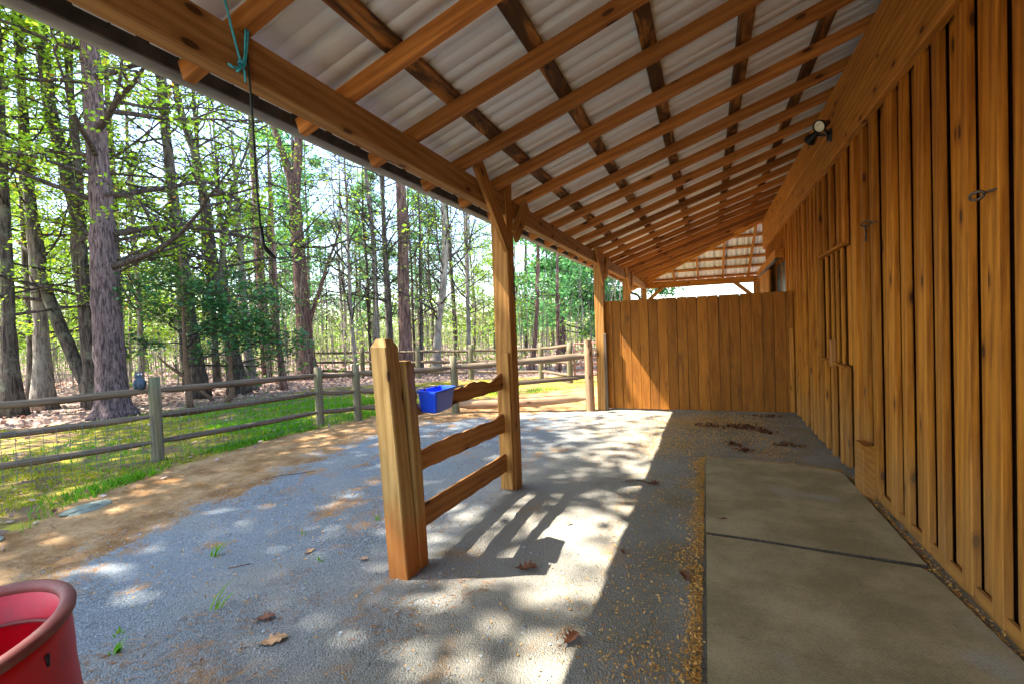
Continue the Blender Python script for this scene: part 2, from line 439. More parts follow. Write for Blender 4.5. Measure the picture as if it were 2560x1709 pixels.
_matcopy = {}
def frame(a, b, wdir):
    a, b = Vector(a), Vector(b)
    x = (b - a).normalized()
    y = Vector(wdir); y = (y - x * y.dot(x)).normalized()
    z = x.cross(y)
    m = Matrix((x, y, z)).transposed().to_4x4()
    m.translation = (a + b) / 2
    return m, (b - a).length
def plank(name, parent, mat, a, b, wdir, w, t, ch=0.003):
    mw, L = frame(a, b, wdir)
    base = box_mesh(L, w, t, ch)
    key = (base.name, mat.name)
    if key not in _matcopy:
        me = base.copy(); me.materials.clear(); me.materials.append(mat); _matcopy[key] = me
    return mesh_obj(name, _matcopy[key], None, parent, mw)
def tube(pts, rads, k=8, cap=True):
    """returns verts, quads (degenerate fans as quads for caps)"""
    P = np.asarray(pts, float); n = len(P); r = np.asarray(rads, float)
    d = np.gradient(P, axis=0)
    d /= np.linalg.norm(d, axis=1)[:, None] + 1e-9
    ref = np.array([0.0, 0.0, 1.0]) if abs(d[:, 2].mean()) < 0.8 else np.array([1.0, 0.0, 0.0])
    u = np.cross(d, ref); u /= np.linalg.norm(u, axis=1)[:, None] + 1e-9
    v = np.cross(d, u)
    ang = np.linspace(0, 2 * math.pi, k, endpoint=False)
    V = P[:, None, :] + r[:, None, None] * (np.cos(ang)[None, :, None] * u[:, None, :] + np.sin(ang)[None, :, None] * v[:, None, :])
    V = V.reshape(-1, 3)
    i = np.arange(n - 1)[:, None] * k; j = np.arange(k)[None, :]; j2 = (j + 1) % k
    F = np.stack([(i + j), (i + k + j), (i + k + j2), (i + j2)], axis=-1).reshape(-1, 4)
    if cap:
        V = np.vstack([V, P[:1], P[-1:]]); c0 = n * k; c1 = n * k + 1
        e = (n - 1) * k
        # caps as quads over pairs of edges
        q = []
        for a_ in range(0, k - 1, 2):
            q.append([c0, a_, (a_ + 1) % k, (a_ + 2) % k]); q.append([c1, e + (a_ + 2) % k, e + (a_ + 1) % k, e + a_])
        F = np.vstack([F, np.array(q)])
    return V, F
class Geo:
    def __init__(self): self.v, self.f, self.n = [], [], 0
    def add(self, V, F):
        self.v.append(V); self.f.append(F + self.n); self.n += len(V)
    def mesh(self, name, smooth=False):
        return mk_mesh(name, np.vstack(self.v), np.vstack(self.f), smooth)
def tube_obj(name, parent, mat, pts, rads, k=8, smooth=True, origin=None):
    if np.isscalar(rads): rads = [rads] * len(pts)
    o0 = Vector(origin if origin is not None else pts[0])
    V, F = tube(np.array(pts, float) - np.array(o0), rads, k)
    return mesh_obj(name, mk_mesh(name, V, F, smooth), mat, parent, Matrix.Translation(o0))
def lathe(name, parent, mat, prof, mw, k=24, smooth=True):
    """prof: list of (radius, height) along local z"""
    n = len(prof); ang = np.linspace(0, 2 * math.pi, k, endpoint=False)
    V = np.array([[r * math.cos(a), r * math.sin(a), h] for r, h in prof for a in ang])
    F = []
    for i in range(n - 1):
        for j in range(k):
            F.append([i * k + j, i * k + (j + 1) % k, (i + 1) * k + (j + 1) % k, (i + 1) * k + j])
    me = mk_mesh(name, V, np.array(F), smooth)
    return mesh_obj(name, me, mat, parent, mw)
def quads_cloud(C, U, Vv):
    """rhombus leaves: centre, half-axis U, half-axis V"""
    n = len(C)
    V = np.stack([C - U, C - Vv, C + U, C + Vv], axis=1).reshape(-1, 3)
    return V, np.arange(4 * n).reshape(n, 4)
def leaf_cloud(C, size, rng, flat=0.4, ratio=0.6):
    n = len(C)
    s = size * rng.uniform(0.6, 1.35, n)
    a = rng.normal(size=(n, 3)); a[:, 2] *= flat; a /= np.linalg.norm(a, axis=1)[:, None]
    b = rng.normal(size=(n, 3)); b[:, 2] *= max(flat, .35)
    b -= a * (a * b).sum(1)[:, None]; b /= np.linalg.norm(b, axis=1)[:, None] + 1e-9
    return quads_cloud(C, a * (s / 2)[:, None], b * (s * ratio / 2)[:, None])
def fbm(x, y, sc, seed=0.0):
    return np.array([mnoise.fractal(Vector((a * sc + seed, b_ * sc - seed, seed)), 1.0, 2.0, 4) for a, b_ in zip(x.ravel(), y.ravel())]).reshape(x.shape)

# ------------------------------------------------------------------ ground
def xb(y, pts):
    ys = [p[0] for p in pts]; xs = [p[1] for p in pts]
    return np.interp(y, ys, xs)
GD = [(1.0, -3.6), (1.5, -3.75), (2.0, -4.0), (2.9, -4.15), (4.4, -4.4), (5.8, -4.55), (6.6, -4.0), (7.6, -2.9), (8.2, -1.75), (8.21, -1.6), (30, -1.6)]
DG = [(-3, -4.7), (1.88, -4.95), (2.5, -5.42), (3.5, -5.67), (4.4, -5.77), (5.1, -5.86), (5.95, -5.6), (7.2, -5.45), (9.0, -4.4), (11, -2.7), (12.5, -1.0), (14, 2.0)]
LG = [(-3, -12), (4.4, -11.4), (5.3, -10.55), (6.1, -10.35), (7.9, -9.8), (10.2, -9.9), (11.3, -8.6), (13, -5.6), (14, -3.5), (15.5, 2)]
ax_x = np.concatenate([np.linspace(-150, -30, 13)[:-1], np.linspace(-30, -12, 25)[:-1], np.arange(-12, 1.6, 0.08), np.linspace(1.6, 8, 9), np.linspace(12, 120, 10)])
ax_y = np.concatenate([np.linspace(-120, -6, 12)[:-1], np.linspace(-6, -1, 12)[:-1], np.arange(-1, 13, 0.09), np.linspace(13, 40, 32), np.linspace(48, 160, 10)])
GX, GY = np.meshgrid(ax_x, ax_y, indexing='ij')
near = (GX > -13) & (GX < 2) & (GY > -2) & (GY < 15)
relief = np.zeros_like(GX)
relief[near] = 0.022 * fbm(GX[near], GY[near], 1.1, 3.0) + 0.008 * fbm(GX[near], GY[near], 6.0, 9.0)
flatn = np.clip((0.35 - GX) / 0.5, 0.15, 1)                    # trampled flat beside the wall
relief *= np.where(GX > -0.3, flatn, 1)
relief -= 0.006
def ground_z(x, y):
    i = int(np.clip(np.searchsorted(ax_x, x), 1, len(ax_x) - 1)); j = int(np.clip(np.searchsorted(ax_y, y), 1, len(ax_y) - 1))
    return float(max(relief[i, j], relief[i - 1, j], relief[i, j - 1], relief[i - 1, j - 1]))
nx, ny = GX.shape
V = np.stack([GX, GY, relief], -1).reshape(-1, 3)
i = np.arange(nx - 1)[:, None] * ny; j = np.arange(ny - 1)[None, :]
F = np.stack([i + j, i + ny + j, i + ny + j + 1, i + j + 1], -1).reshape(-1, 4)
me = mk_mesh('ground', V, F, True)
grav = np.clip((GX - xb(GY, GD)) / 2.0 + 0.42, 0, 1)
moss = np.clip((xb(GY, DG) - GX) / 0.9 + 0.5, 0, 1)
lit = np.clip((xb(GY, LG) - GX) / 1.6 + 0.5, 0, 1)
lit = np.where(GY > 15.5, 1, lit)
shade_mask = np.clip((GX + 0.75) / 0.5, 0, 1) * (GY < 8.2)  # strip lying in the eave's shadow, tinted darker by the ground material
colr = np.stack([grav, moss, lit, shade_mask], -1).reshape(-1, 4).astype(np.float32)
ca = me.color_attributes.new('zone', 'FLOAT_COLOR', 'POINT')
ca.data.foreach_set('color', colr.ravel())
ground = mesh_obj('ground', me, M['ground'])
tag(ground, kind='structure')

# ------------------------------------------------------------------ barn with its lean-to
barn = thing('barn', 'brown board and batten barn side with a long lean-to roof on timber posts', 'barn', (1.2, 5.0, 0))
SL = 0.336                                                     # roof slope
RD = 0.088                                                     # depth of the rafters
def zr(x): return 2.57 + SL * (x + 1.6)                        # underside of the rafters
Y0, YC, YE = -2.6, 11.55, 14.32                                # near end, barn corner, far eave beam
# wall: recessed wide boards and proud battens
rng = np.random.default_rng(3)
batt = [2.28, 2.48, 2.71, 2.985, 3.27, 3.485, 3.775, 3.985, 4.365, 4.62, 4.87, 5.205]
y = batt[0]
pre = []
while y > Y0:
    y -= rng.uniform(0.2, 0.29); pre.append(y)
y = batt[-1]; post_ = []
while y < YC - 0.3:
    y += rng.choice([0.2, 0.24, 0.27, 0.31]); post_.append(y)
batt = pre[::-1] + batt + post_ + [YC + 0.02]
HATCH = (5.205, 6.26, 0.95, 2.045)
def wall_piece(name, mat, yc, w, z0, z1, x, t):
    if z1 - z0 < 0.03: return
    plank(name, barn, mat, (x, yc, z0), (x, yc, z1), (0, 1, 0), w, t, 0.004)
for k in range(len(batt) - 1):
    a, c = batt[k], batt[k + 1]
    bw = rng.uniform(0.085, 0.125) if (c - a) > 0.22 else 0.08   # batten starts at a and runs to a+bw
    if a > 5.0: bw = rng.uniform(0.07, 0.11)
    lo = 0.012 + rng.uniform(-0.02, 0.02)
    inh = a < HATCH[1] - 0.05 and c > HATCH[0] + 0.05
    segs = [(lo, HATCH[2] - 0.01), (HATCH[3] + 0.01, 3.05)] if inh else [(lo, 3.05)]
    for z0, z1 in segs:
        low_in = inh and z0 < 0.5
        wall_piece('batten', M['wall'], a + bw / 2, bw, z0, z1, 1.180 - (0.006 if low_in else 0) + rng.uniform(-.003, .003), 0.038)
        ba, bc = a + bw - 0.012, c - 0.012
        if bc - ba > 0.02: wall_piece('wall_board', M['wall'], (ba + bc) / 2, bc - ba, z0 + 0.004, z1 - 0.003, 1.213, 0.02)
plank('wall_backing', barn, M['gapdark'], (1.245, Y0, 1.9), (1.245, YC, 1.9), (0, 0, 1), 3.9, 0.03, 0.0)  # dark sheet behind the board gaps, its colour standing in for their shade
plank('end_wall', barn, M['wall'], (1.26, YC + 0.02, 1.65), (7.0, YC + 0.02, 1.65), (0, 0, 1), 3.6, 0.03, 0.0)
plank('near_wall', barn, M['wall'], (1.26, Y0, 1.8), (7.0, Y0, 1.8), (0, 0, 1), 3.6, 0.03, 0.0)
plank('back_wall', barn, M['wall'], (7.02, Y0, 1.8), (7.02, YC, 1.8), (0, 0, 1), 3.6, 0.03, 0.0)
# ledger boards carrying the rafters
ys = [Y0, 1.4, 6.9, YC + 0.05]
for k in range(3):
    plank('ledger', barn, M['beam'], (1.145, ys[k] + 0.002, 3.321), (1.145, ys[k + 1] - 0.002, 3.321), (0, 0, 1), 0.314, 0.05, 0.006)
ys = [Y0, 0.3, 4.95, 9.0, YC + 0.03]
for k in range(4):
    plank('trim_board', barn, M['beam'], (1.15, ys[k] + 0.002, 3.018), (1.15, ys[k + 1] - 0.002, 3.018), (0, 0, 1), 0.285, 0.062, 0.008)
ys = [Y0, 0.6, 3.55, 4.75]
for k in range(3):
    plank('skirt_board', barn, M['wall'], (1.181, ys[k] + 0.003, 0.0), (1.181, ys[k + 1] - 0.003, 0.004), (0, 0, 1), 0.13, 0.022, 0.004)
plank('foot_block', barn, M['wall'], (1.125, 4.44, 0.19), (1.125, 4.68, 0.19), (0, 0, 1), 0.42, 0.085, 0.006)
# closed shutter hatch, set back in the wall
hx = 1.215
plank('hatch_head', barn, M['wall'], (1.168, HATCH[0] + 0.0, HATCH[3] + 0.012), (1.168, HATCH[1], HATCH[3] + 0.0), (1, 0, 0), 0.06, 0.028, 0.004)
plank('hatch_sill', barn, M['wall'], (1.172, HATCH[0] + 0.02, HATCH[2] - 0.012), (1.172, HATCH[1] - 0.01, HATCH[2] + 0.002), (1, 0, 0), 0.05, 0.024, 0.004)
for (ya, wd, pr) in ((5.28, .12, .0), (5.42, .07, .028), (5.51, .1, .0), (5.62, .07, .028), (5.71, .1, .0), (5.82, .07, .028), (5.93, .12, .0), (6.06, .07, .028), (6.17, .12, .0)):
    plank('hatch_board', barn, M['wall'], (hx - pr, ya, HATCH[2] + 0.006), (hx - pr, ya, HATCH[3] - 0.006), (0, 1, 0), wd - 0.008, 0.02, 0.003)
plank('latch_block', barn, M['rail'], (1.165, 5.74, 0.90), (1.165, 5.76, 1.17), (0, 1, 0), 0.075, 0.05, 0.006)
# sliding door at the far end and its hood
plank('door_hood', barn, M['beam'], (1.095, 8.86, 2.455), (1.095, 11.75, 2.40), (0, 0, 1), 0.13, 0.13, 0.008)
plank('door_track', barn, M['iron'], (1.06, 8.95, 2.365), (1.06, 11.7, 2.312), (0, 0, 1), 0.04, 0.05, 0.004)
plank('doorway_dark', barn, M['black'], (1.166, 9.3, 0.05), (1.166, 9.3, 2.33), (0, 1, 0), 0.98, 0.01, 0.0)  # black sheet on the wall, standing for the unlit doorway
for k in range(6):
    plank('sliding_door_board', barn, M['beam'], (1.03, 9.98 + .25 * k, 0.08), (1.05, 9.98 + .25 * k, 2.29), (0, 1, 0), 0.244, 0.035, 0.004)
# posts, beam, knee braces
POSTS = [-0.2, 3.99, 8.12, 11.12]
PX = -1.665
def lathe_post(name, x, y, w, z1, mat, rot=0.0):
    mw, L = frame((x, y, -0.1), (x, y, z1), (math.sin(rot), math.cos(rot), 0))
    me = box_mesh(L, w, w, 0.008).copy(); me.materials.append(mat)
    return mesh_obj(name, me, None, barn, mw)
for py in POSTS:
    lathe_post('post', PX, py, 0.152, 2.70, M['post'])
    for s in (-1, 1):
        plank('knee_brace', barn, M['post'], (-1.572, py + s * (0.10 if s < 0 else .06), 2.10 if s < 0 else 2.22), (-1.572, py + s * (0.66 if s < 0 else .40), 2.66 if s < 0 else 2.57), (0, s * 1, -1), 0.145, 0.034, 0.004)
lathe_post('post', PX, YE, 0.152, 2.60, M['post'])
plank('cleat', barn, M['post'], (-1.642, 3.895, 0.0), (-1.642, 3.895, 1.20), (1, 0, 0), 0.075, 0.03, 0.006)
plank('cleat', barn, M['fence'], (-1.585, 8.06, 0.0), (-1.585, 8.06, 1.27), (1, 0, 0), 0.05, 0.06, 0.006)
for a, c in ((Y0, -0.278), (-0.122, 3.912), (4.068, 8.042), (8.198, 11.042), (11.198, YE - 0.08)):
    plank('beam', barn, M['eave'], (-1.645, a, 2.475), (-1.645, c, 2.475), (0, 0, 1), 0.17, 0.085, 0.006)
# rafters every 0.594 m, square-cut tails
yr = 1.394 - 0.594 * 6
n = 0
while yr < YE + 0.4:
    xt = 1.222
    if yr > YC: xt = 1.118 - (yr - YC)                           # stop at the hip
    if xt > -1.9:
        a = Vector((-1.955, yr + rng.uniform(-.008, .008), zr(-1.955) + RD / 2)); c = Vector((xt, yr + rng.uniform(-.008, .008), zr(xt) + RD / 2))
        plank('rafter', barn, M['rafter'], a, c, (0, 1, 0), 0.05, RD, 0.004)
    yr += 0.594
hip_t = YE - YC + 0.45
plank('hip_rafter', barn, M['beam'], (1.12, YC + 0.03, zr(1.12) + 0.03), (1.12 - hip_t, YC + 0.03 + hip_t, zr(1.12 - hip_t) + 0.03), (1, 1, 0), 0.05, 0.13, 0.004)
# purlins lying flat on the rafters
def pz(x): return zr(x) + (RD + 0.001) * 1.055 + 0.02
for px in (-1.88, -1.355, -0.837, -0.293, 0.276, 0.832):
    yend = YC + (1.12 - px) + 0.02
    ys = [Y0 - .1, 0.9, 5.4, 9.8, yend]
    for k in range(4):
        plank('purlin', barn, M['purlin'], (px, ys[k] + 0.002, pz(px)), (px, ys[k + 1] - 0.002, pz(px)), (1, 0, SL), 0.092, 0.038, 0.003)
# white ribbed roof sheets; ribs run down the slope
def rib_profile(w):
    """(offset, height) over one sheet of width w"""
    out = []; u = 0.0
    while u < w - 1e-6:
        for d, h in ((0.0, 0.0), (0.088, 0.0), (0.091, 0.0035), (0.096, 0.0035), (0.099, 0.0), (0.180, 0.0), (0.191, 0.028), (0.222, 0.028), (0.233, 0.0)):
            if u + d <= w: out.append((u + d, h))
        u += 0.25
    out.append((w, 0.0))
    return out
def sheet(y0, w):
    pr = rib_profile(w); V = []; F = []
    nrm = Vector((-SL, 0, 1)).normalized()
    for u, h in pr:
        yy = y0 + u
        xt = 1.229 if yy <= YC - .029 else 1.2 - (yy - YC)
        xl = -2.035
        for xx in (xl, max(xl + 0.01, xt)):
            V.append((xx + nrm.x * h, yy, zr(xx) + RD + 0.0485 + nrm.z * h))
    for k in range(len(pr) - 1): F.append([2 * k, 2 * k + 1, 2 * k + 3, 2 * k + 2])
    o = Vector((-0.4, y0, 3.1))
    V = np.array(V) - np.array(o)
    mesh_obj('roof_sheet', mk_mesh('roof_sheet', V, np.array(F)), M['tin'], barn, Matrix.Translation(o))
y = Y0 - 0.1
while y < YC + 3.1:
    sheet(y, 0.75 if y + 0.75 < YC + 3.2 else YC + 3.2 - y); y += 0.75
def zh(y): return 2.57 + SL * (YC + 2.8 - y) 
def hip_sheet(x0, w):
    pr = rib_profile(w); V = []; F = []
    for u, h in pr:
        xx = x0 + u
        ys_ = YC + max(0.0, 1.2 - xx)
        for yy in (min(ys_, YC + 3.18), YC + 3.19):
            V.append((xx, yy, zh(yy) + RD + 0.0485 + h))
    for k in range(len(pr) - 1): F.append([2 * k, 2 * k + 1, 2 * k + 3, 2 * k + 2])
    o = Vector((x0, YC + 2, 2.9))
    mesh_obj('roof_sheet', mk_mesh('roof_sheet', np.array(V) - np.array(o), np.array(F)), M['tin'], barn, Matrix.Translation(o))
x = -1.98
while x < 3.4: hip_sheet(x, 0.75); x += 0.75
for k in range(9):
    xx = -1.45 + 0.62 * k
    ya = YC + max(0.06, 1.15 - xx) + 0.02
    plank('rafter', barn, M['beam'], (xx, ya, zh(ya) + RD / 2), (xx, YE + 0.42, zh(YE + 0.42) + RD / 2), (1, 0, 0), 0.05, RD, 0.004)
for k in range(6):
    yy = YC + 0.34 + 0.53 * k
    xa = 1.2 - (yy - YC) + 0.06
    plank('purlin', barn, M['beam'], (xa, yy, zh(yy) + RD + 0.026), (3.4, yy, zh(yy) + RD + 0.026), (0, 1, -SL), 0.09, 0.038, 0.003)
plank('beam', barn, M['beam'], (-1.58, YE, 2.475), (3.6, YE, 2.475), (0, 0, 1), 0.17, 0.085, 0.006)
lathe_post('post', 1.22, YE, 0.152, 2.39, M['post'])
for xx, s in ((-1.58, 1), (1.14, -1), (1.30, 1)):
    plank('knee_brace', barn, M['post'], (xx, YE - 0.03, 2.02), (xx + s * 0.5, YE - 0.03, 2.47), (s, 0, -1), 0.10, 0.036, 0.004)
# gutter and fascia along the eave
plank('fascia', barn, M['fascia'], (-2.008, Y0, 2.562), (-2.008, YE + 0.5, 2.562), (0, 0, 1), 0.095, 0.014, 0.002)
gp = [(-2.016, 2.605), (-2.016, 2.512), (-2.095, 2.512), (-2.12, 2.54), (-2.12, 2.612), (-2.112, 2.612), (-2.112, 2.544), (-2.09, 2.518), (-2.022, 2.518), (-2.022, 2.605)]
gys = [Y0, 0.5, 3.55, 6.6, 9.65, 12.7, YE + 0.55]
for k in range(6):
    a, c = gys[k] + 0.001, gys[k + 1] - 0.001
    V = [(x_, a, z_) for x_, z_ in gp] + [(x_, c, z_) for x_, z_ in gp]
    F = [[q, (q + 1) % 10, 10 + (q + 1) % 10, 10 + q] for q in range(10)]
    o = Vector((-2.07, a, 2.55))
    mesh_obj('gutter', mk_mesh('gutter', np.array(V) - np.array(o), np.array(F)), M['gutter'], barn, Matrix.Translation(o))
tube_obj('downspout', barn, M['fascia'], [(-2.05, 13.2, 2.5), (-2.05, 13.22, 2.36), (-1.95, 13.3, 2.28), (-1.78, 13.9, 2.2), (-1.76, 14.15, 2.12), (-1.76, 14.2, 0.2)], 0.035, 8)

# ------------------------------------------------------------------ board partition across the far end
part = thing('partition', 'tall brown partition of upright boards closing the far end of the lean-to', 'partition', (-0.2, 8.15, 0))
seams = [-1.6, -1.469, -1.326, -1.17, -1.027, -0.886, -0.746, -0.599, -0.448, -0.295, -0.15, 0.007, 0.162, 0.306, 0.46, 0.613, 0.759, 0.912, 1.07, 1.165]
for k in range(len(seams) - 1):
    a, c = seams[k] + 0.002, seams[k + 1] - (0.003 if k % 4 else 0.006)
    plank('board', part, M['panel'], ((a + c) / 2, 8.15 + rng.uniform(-.003, .003), 0.02), ((a + c) / 2 + rng.uniform(-.004, .004), 8.15, 1.80 + rng.uniform(-.002, .002)), (1, 0, 0), c - a, 0.026, 0.003)
plank('dark_seam_backing', part, M['fascia'], (-1.57, 8.1695, 0.9), (1.15, 8.1695, 0.9), (0, 0, 1), 1.76, 0.010, 0.0)  # added dark sheet: stops light through the seams and darkens them
for z in (0.12, 1.0, 1.68):
    plank('batten', part, M['panel'], (-1.58, 8.19, z), (1.16, 8.19, z), (0, 0, 1), 0.12, 0.04, 0.004)
plank('edge_strip', part, M['beam'], (1.13, 8.105, 0.03), (1.13, 8.105, 1.26), (1, 0, 0), 0.05, 0.05, 0.004)

# ------------------------------------------------------------------ short rail fence beside the nearest post
rf = thing('rail_fence', 'short three-rail fence between the thick stub post and the lean-to post', 'fence', (-1.69, 2.37, 0))
def skewed_post(name, parent, mat, secs, chamf=0.006):
    """secs: list of (cx, cy, z, wx, wy)"""
    V = []; F = []
    for cx_, cy_, z, wx, wy in secs:
        hx_, hy_ = wx / 2, wy / 2; c = min(chamf, hx_ * .3)
        for dx, dy in ((-hx_ + c, -hy_), (hx_ - c, -hy_), (hx_, -hy_ + c), (hx_, hy_ - c), (hx_ - c, hy_), (-hx_ + c, hy_), (-hx_, hy_ - c), (-hx_, -hy_ + c)):
            V.append((cx_ + dx, cy_ + dy, z))
    n = len(secs)
    for s in range(n - 1):
        for q in range(8): F.append([s * 8 + q, s * 8 + (q + 1) % 8, s * 8 + 8 + (q + 1) % 8, s * 8 + 8 + q])
    e = (n - 1) * 8
    F.append([e + q for q in range(8)])
    # local x must run along the length for the grain
    rot = Matrix(((0, 0, 1, 0), (1, 0, 0, 0), (0, 1, 0, 0), (0, 0, 0, 1)))   # (x,y,z)->(z,x,y)
    o = Vector((secs[0][0], secs[0][1], 0))
    V = [rot @ (Vector(v) - o) for v in V]
    me = mk_mesh(name, np.array([list(v) for v in V]), F)
    return mesh_obj(name, me, mat, parent, Matrix.Translation(o) @ rot.inverted())
skewed_post('post', rf, M['stub'], [(-1.686, 2.365, -0.08, .13, .13), (-1.692, 2.365, 0.0, .13, .13), (-1.725, 2.362, 0.7, .124, .126), (-1.762, 2.36, 1.325, .112, .122), (-1.765, 2.36, 1.372, .062, .07)])
skewed_post('end_block', rf, M['stub'], [(-1.686, 2.48, -0.05, .125, .095), (-1.70, 2.48, 0.6, .12, .095), (-1.722, 2.475, 1.2, .112, .09), (-1.724, 2.468, 1.235, .10, .06)])
def live_rail(name, parent, mat, x, y0, y1, zb0, zb1, zt0, zt1, t, amp, seed):
    n = 26; V = []; F = []
    for q in range(n):
        f = q / (n - 1); yy = y0 + (y1 - y0) * f
        zb = zb0 + (zb1 - zb0) * f + 0.003 * math.sin(q * 1.3 + seed)
        w = mnoise.fractal(Vector((f * 4.5 + seed, seed, 0)), 1.0, 2.0, 3)
        zt = zt0 + (zt1 - zt0) * f + amp * w
        ts = t * (0.75 + 0.2 * mnoise.noise(Vector((f * 7, seed, 3))))
        for dx, zz in ((-t / 2, zb), (t / 2, zb), (t / 2, zt - 0.022 - .5 * amp * abs(w)), (ts * 0.28, zt), (-ts * 0.3, zt - 0.004), (-t / 2, zt - 0.02)):
            V.append((yy - y0, -dx, zz - zb0))
    for q in range(n - 1):
        for k in range(6): F.append([q * 6 + k, q * 6 + 6 + k, q * 6 + 6 + (k + 1) % 6, q * 6 + (k + 1) % 6])
    F.append(list(range(6))[::-1]); F.append([(n - 1) * 6 + k for k in range(6)])
    mw = Matrix(((0, -1, 0, x), (1, 0, 0, y0), (0, 0, 1, zb0), (0, 0, 0, 1)))
    V2 = [(a, b_, c_) for a, b_, c_ in V]
    return mesh_obj(name, mk_mesh(name, np.array(V2), F), mat, parent, mw)
live_rail('rail', rf, M['rail'], -1.69, 2.53, 3.915, 0.895, 0.883, 0.965, 1.02, 0.045, 0.05, 1.7)
live_rail('rail', rf, M['rail'], -1.685, 2.53, 3.915, 0.553, 0.507, 0.685, 0.652, 0.045, 0.022, 5.2)
live_rail('rail', rf, M['rail'], -1.68, 2.53, 3.915, 0.201, 0.165, 0.335, 0.318, 0.045, 0.006, 8.4)

# blue feeder hooked over the top rail
fd = thing('feed_trough', 'blue plastic feed trough hooked on the top rail of the short rail fence', 'trough', (-1.59, 2.66, 0.9))
def trough():
    top = [(-1.672, 2.545), (-1.515, 2.505), (-1.545, 2.80), (-1.672, 2.83)]
    cxm = sum(p[0] for p in top) / 4; cym = sum(p[1] for p in top) / 4
    def ring(s, z, shift=0.0): return [(cxm + (p[0] - cxm) * s + shift, cym + (p[1] - cym) * s, z) for p in top]
    R = [ring(1.0, 1.045), ring(1.07, 1.045), ring(1.07, 1.032), ring(1.0, 1.03), ring(0.84, 0.915, -0.006), ring(0.79, 0.908, -0.006)]
    I = [ring(0.97, 1.045), ring(0.81, 0.925, -0.006)]
    def rounded(r):                                            # cut corners
        out = []
        for q in range(4):
            p, a, c = Vector(r[q]), Vector(r[q - 1]), Vector(r[(q + 1) % 4])
            out += [p + (a - p).normalized() * 0.018, p + ((a - p).normalized() + (c - p).normalized()) * 0.005, p + (c - p).normalized() * 0.018]
        return out
    rings = [rounded(r) for r in (I[::-1] + R)]
    V = [v for r in rings for v in r]; F = []
    for s in range(len(rings) - 1):
        for q in range(12): F.append([s * 12 + q, s * 12 + (q + 1) % 12, s * 12 + 12 + (q + 1) % 12, s * 12 + 12 + q])
    F.append(list(range(12))); e = (len(rings) - 1) * 12; F.append([e + q for q in range(12)][::-1])
    o = Vector((-1.59, 2.66, 0.9))
    return mk_mesh('trough', np.array([list(v - o) for v in V]), F)
mesh_obj('tub', trough(), M['blue'], fd, Matrix.Translation((-1.59, 2.66, 0.9)))
for yy in (2.62, 2.76):
    tube_obj('hook', fd, M['iron'], [(-1.655, yy, 1.035), (-1.668, yy, 1.052), (-1.70, yy, 1.05), (-1.722, yy, 1.04), (-1.724, yy, 0.985)], 0.005, 6)

# ------------------------------------------------------------------ weathered split rail fences
def log_rail(parent, a, b, r, seed, mat=None, flat=0.75, k=8, ends=True):
    a, b = Vector(a), Vector(b); n = 11
    L = (b - a).length
    pts = []; V = []; F = []
    for q in range(n):
        f = q / (n - 1)
        rr = r * (0.9 + 0.22 * mnoise.noise(Vector((f * 3.1, seed, 0))))
        if ends: rr *= 0.5 + 0.5 * min(1, min(f, 1 - f) / 0.11)
        oy = 0.25 * r * mnoise.noise(Vector((f * 2.2, seed, 5))); oz = 0.3 * r * mnoise.noise(Vector((f * 2.0, seed, 9))) - 0.25 * r * math.sin(math.pi * f)
        for j in range(k):
            an = 2 * math.pi * j / k
            w = 1 + 0.16 * mnoise.noise(Vector((math.cos(an) * 1.3, math.sin(an) * 1.3, f * 2.4 + seed)))
            V.append((f * L - L / 2, oy + rr * w * math.cos(an) * (flat if ends else 1), oz + rr * w * math.sin(an)))
    for q in range(n - 1):
        for j in range(k): F.append([q * k + j, q * k + (j + 1) % k, q * k + k + (j + 1) % k, q * k + k + j])
    F.append(list(range(k))); F.append([(n - 1) * k + j for j in range(k)][::-1])
    x = (b - a).normalized(); z = Vector((0, 0, 1)); z = (z - x * z.dot(x)).normalized(); y_ = z.cross(x)
    mw = Matrix((x, y_, z)).transposed().to_4x4(); mw.translation = (a + b) / 2
    me = mk_mesh('rail', np.array(V), F, True)
    return mesh_obj('rail', me, mat or M['fence'], parent, mw)
def round_post(parent, x, y, r, h, seed, mat, lean=(0, 0), taper=0.97, square=False):
    k = 10; n = 6; V = []; F = []
    for q in range(n):
        f = q / (n - 1); z = -0.1 + (h + 0.1) * f
        for j in range(k):
            an = 2 * math.pi * j / k
            w = 1 + 0.12 * mnoise.noise(Vector((math.cos(an) * 1.2, math.sin(an) * 1.2, f * 0.8 + seed)))
            if square: w *= 1.0 / max(abs(math.cos(an)), abs(math.sin(an))) ** 0.7
            rr = r * w * (1 - (1 - taper) * f)
            if q == n - 1: rr *= 0.9
            V.append((z, lean[0] * f + rr * math.cos(an), lean[1] * f + rr * math.sin(an)))
    for q in range(n - 1):
        for j in range(k): F.append([q * k + j, q * k + (j + 1) % k, q * k + k + (j + 1) % k, q * k + k + j])
    F.append([(n - 1) * k + j for j in range(k)])
    mw = Matrix(((0, 1, 0, x), (0, 0, 1, y), (1, 0, 0, 0), (0, 0, 0, 1)))
    return mesh_obj('post', mk_mesh('post', np.array(V), F, True), mat, parent, mw)
sf = thing('split_rail_fence', 'long weathered split-rail fence with wire netting along the mossy verge', 'fence', (-6.06, 3.71, 0))
FP = [(-7.93, -0.27), (-7.0, 1.72), (-6.06, 3.71), (-5.715, 5.94), (-5.40, 6.46), (-4.06, 7.37), (-1.855, 8.0)]
FH = [1.0, 1.0, 1.0, 0.92, 0.92, 0.98]
for k, (x, y) in enumerate(FP[:-1]):
    round_post(sf, x, y, 0.062 if k < 3 else 0.056, FH[k], k * 3.7, M['fencepost'], (0.03 - 0.01 * k, 0.0), square=True)
round_post(sf, -1.855, 8.0, 0.078, 1.17, 21.0, M['logrust'], (-.01, 0), taper=.93)
